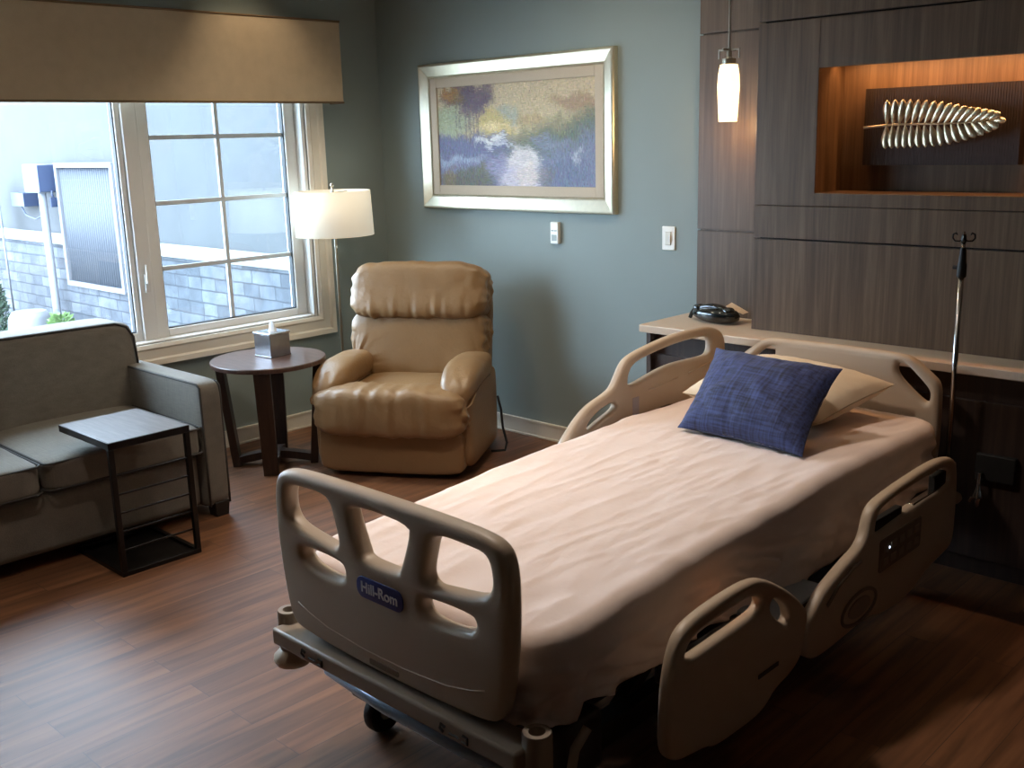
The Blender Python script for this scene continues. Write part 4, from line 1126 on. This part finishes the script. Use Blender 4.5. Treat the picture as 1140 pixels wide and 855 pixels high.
# ================================================================== OUTSIDE
struct('ground', MB().box(-14, -.2, -9, .5, -.75, -.55), M['ground'])
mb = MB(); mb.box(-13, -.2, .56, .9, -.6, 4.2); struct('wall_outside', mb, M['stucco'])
mb = MB(); mb.box(-13, -.2, .50, .56, -.6, .70); struct('wall_outside_base', mb, M['stone'])
mb = MB(); mb.box(-13, -5.93, .47, .56, .70, .81).box(-4.62, -.2, .47, .56, .70, .81); struct('trim_6', mb, M['cap'], bevel=.008)
lv = thing('metal_louver_panel', 'tall white framed corrugated metal panel on the outside wall', 'metal panel', (-5.24, .5, .28))
x0, x1, z0, z1 = -5.89, -4.60, .285, 1.555
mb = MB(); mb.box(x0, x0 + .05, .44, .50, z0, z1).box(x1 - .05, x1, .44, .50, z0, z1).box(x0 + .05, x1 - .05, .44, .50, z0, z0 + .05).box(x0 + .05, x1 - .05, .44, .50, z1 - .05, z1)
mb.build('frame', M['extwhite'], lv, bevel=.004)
n = 150; vs = []; fs = []
for i in range(n + 1):
    x = x0 + .05 + (x1 - x0 - .1) * i / n; y = .475 + .012 * math.sin(i * 2 * PI / 6)
    vs += [(x, y, z0 + .05), (x, y, z1 - .05)]
for i in range(n): fs.append((2 * i, 2 * i + 2, 2 * i + 3, 2 * i + 1))
MB().add(vs, fs).build('corrugated_sheet', M['extgrey'], lv, smooth=True, solid=.003, recalc=False)
ex = thing('electrical_box', 'white electrical box with blue grey painted shade side on the outside wall above a conduit', 'electrical box', (-6.15, .4, 1.25))
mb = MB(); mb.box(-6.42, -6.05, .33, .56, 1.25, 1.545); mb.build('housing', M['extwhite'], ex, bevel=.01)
MB().box(-6.05, -6.03, .33, .56, 1.26, 1.535).build('side_shade', M['extblue'], ex, bevel=.004)  # shaded side of the box, its shadow tone put into the colour
MB().box(-6.028, -6.00, .42, .52, 1.10, 1.20).tube([(-6.02, .45, 1.27), (-6.0, .44, 1.23), (-6.01, .46, 1.19)], .012).build('breaker', M['extblue'], ex, bevel=.004)
cdt = MB().tube([(-6.10, .38, 1.255), (-6.10, .38, -.5), (-6.10, .38, -.6)], .04, 12).build('conduit', M['extwhite'], None, smooth=True)
tag(cdt, 'white vertical conduit pipe running down the outside stone wall', 'pipe')
sb = MB().box(-7.0, -6.66, .40, .56, 1.09, 1.235).tube([(-6.8, .42, 1.10), (-6.7, .42, 1.0), (-6.45, .42, .96), (-6.2, .42, 1.02)], .008).build('junction_box', M['extblue'], None, bevel=.006)
tag(sb, 'small blue grey junction box left of the electrical box outside', 'junction box')
gf = thing('garden_flag', 'green cloth flag on a thin white pole outside at the left window edge', 'flag', (-7.15, .315, -.55))
MB().tube([(-7.13, .315, -.55), (-7.15, .315, 1.4)], .012).build('pole', M['extwhite'], gf, smooth=True)
MB().hexa([(-7.4, .3, .84), (-7.145, .3, .84), (-7.145, .33, .84), (-7.4, .33, .84)], [(-7.4, .3, 1.35), (-7.16, .3, 1.35), (-7.16, .33, 1.35), (-7.4, .33, 1.35)]).build('cloth', M['green'], gf)
def bush(name, label, c, rx, rz, n, m_, cat, size=.03):
    rg = random.Random(name); mb = MB()
    for k in range(n):
        u_ = rg.random(); a_ = rg.uniform(0, 2 * PI); hgt = u_ * rz; r = rx * math.sqrt(rg.random()) * (1 - .75 * (u_ ** 2))
        p = Vector((c[0] + r * math.cos(a_), c[1] + r * math.sin(a_) * .8, c[2] + hgt))
        d = Vector((math.cos(a_) + rg.uniform(-.4, .4), math.sin(a_), rg.uniform(.2, 1.4))).normalized() * size * rg.uniform(.6, 1.5); w_ = d.orthogonal().normalized() * size * .3
        mb.add([p, p + d * .5 + w_, p + d, p + d * .5 - w_], [(0, 1, 2, 3)])
    mb.tube([c, (c[0], c[1], c[2] + rz * .8)], [.02, .005], 6)
    o = mb.build(name, m_, None, recalc=False); tag(o, label, cat); return o
bush('conifer_shrub', 'narrow dark green conifer shrub outside against the stone wall', (-6.95, .0, -.55), .25, 1.0, 2600, M['foliage'], 'shrub', .05)
pl = thing('planter', 'round white planter bowl outside below the conduit', 'planter', (-6.09, .08, -.55))
MB().lathe([(.10, -.55), (.2, -.45), (.23, -.2), (.21, -.03), (.17, .035), (.15, .03)], (-6.09, .08, 0), 28).build('bowl', M['extwhite'], pl, smooth=True)
bush('leafy_plant', 'bright green leafy plant outside beside the white planter bowl', (-5.62, .22, -.55), .24, .56, 1100, M['foliage2'], 'plant', .06)

# ================================================================== LIGHT
def spot(name, loc, target, power, size, blend, col, rad=.06):
    l = bpy.data.lights.new(name, 'SPOT'); l.energy = power; l.spot_size = R(size); l.spot_blend = blend; l.color = col; l.shadow_soft_size = rad
    o = bpy.data.objects.new(name, l); C.objects.link(o); o.location = loc
    o.rotation_euler = (Vector(target) - Vector(loc)).to_track_quat('-Z', 'Y').to_euler(); return o
spot('downlight_bed', (2.78, -2.12, 2.74), (3.0, -1.8, 0), 138, 92, .75, (1, .84, .72), .14)
spot('downlight_chair', (1.05, -1.35, 2.74), (1.0, -.95, 0), 40, 125, 1, (1, .82, .62))
spot('added_fill_wall', (1.9, -.95, 2.74), (1.9, -.6, 0), 50, 155, 1, (1, .90, .72))  # added fill without a fixture, brightens the upper painting wall
spot('downlight_valance', (.55, -1.0, 2.74), (.1, -.95, 1.9), 14, 80, .8, (1, .78, .52))
spot('added_fill_sofa', (2.0, -3.0, 2.74), (1.2, -2.9, 0), 42, 155, 1, (1, .86, .68))  # added fill without a fixture, brightens the sofa and valance front
def area(name, loc, target, power, sx, sy, col, spread=180):
    l = bpy.data.lights.new(name, 'AREA'); l.shape = 'RECTANGLE'; l.size = sx; l.size_y = sy; l.energy = power; l.color = col; l.spread = R(spread)
    o = bpy.data.objects.new(name, l); C.objects.link(o); o.location = loc
    o.rotation_euler = (Vector(target) - Vector(loc)).to_track_quat('-Z', 'Y').to_euler(); return o
area('niche_strip', ((NX0 + NX1) / 2, -.125, NZ1 + .03), ((NX0 + NX1) / 2, NY + .05, NZ0 + .05), 3.0, .95, .015, (1, .50, .20), 140)
pl_ = bpy.data.lights.new('pendant_bulb', 'POINT'); pl_.energy = 2.0; pl_.color = (1, .62, .28); pl_.shadow_soft_size = .03
o = bpy.data.objects.new('pendant_bulb', pl_); C.objects.link(o); o.location = (PXc, PYc, 1.70)
sun = bpy.data.lights.new('sun', 'SUN'); sun.energy = .8; sun.angle = R(2); sun.color = (1, .96, .9)
o = bpy.data.objects.new('sun', sun); C.objects.link(o); o.rotation_euler = Vector((-.55, .45, -1.0)).to_track_quat('-Z', 'Y').to_euler()
wd = bpy.data.worlds.new('World'); sc.world = wd; wd.use_nodes = True; nt = wd.node_tree
bg = nt.nodes['Background']; bg.inputs[0].default_value = (.66, .83, 1.0, 1); bg.inputs[1].default_value = 17.0

# ================================================================== CAMERA
cam = bpy.data.cameras.new('Camera'); cam.sensor_width = 36; cam.lens = 36 * 1160.28 / 1140; cam.clip_start = .05
co = bpy.data.objects.new('Camera', cam); C.objects.link(co); sc.camera = co
yaw, pit, rol = R(44.06049), R(13.29708), R(-1.60823)
fw = Vector((-math.sin(yaw) * math.cos(pit), math.cos(yaw) * math.cos(pit), -math.sin(pit)))
rt_ = Vector((math.cos(yaw), math.sin(yaw), 0)); up_ = rt_.cross(fw)
r2 = rt_ * math.cos(rol) + up_ * math.sin(rol); u2 = up_ * math.cos(rol) - rt_ * math.sin(rol)
mt = Matrix((r2, u2, -fw)).transposed().to_4x4(); mt.translation = (5.171, -4.244, 1.68)
co.matrix_world = mt

sc.view_settings.view_transform = 'Standard'; sc.view_settings.look = 'None'
sc.view_settings.gamma = 1; sc.view_settings.use_curve_mapping = False
sc.view_settings.exposure = 0.38
sc.cycles.use_denoising = True
sc.cycles.max_bounces = 8; sc.cycles.diffuse_bounces = 4; sc.cycles.transparent_max_bounces = 16
sc.cycles.sample_clamp_indirect = 6
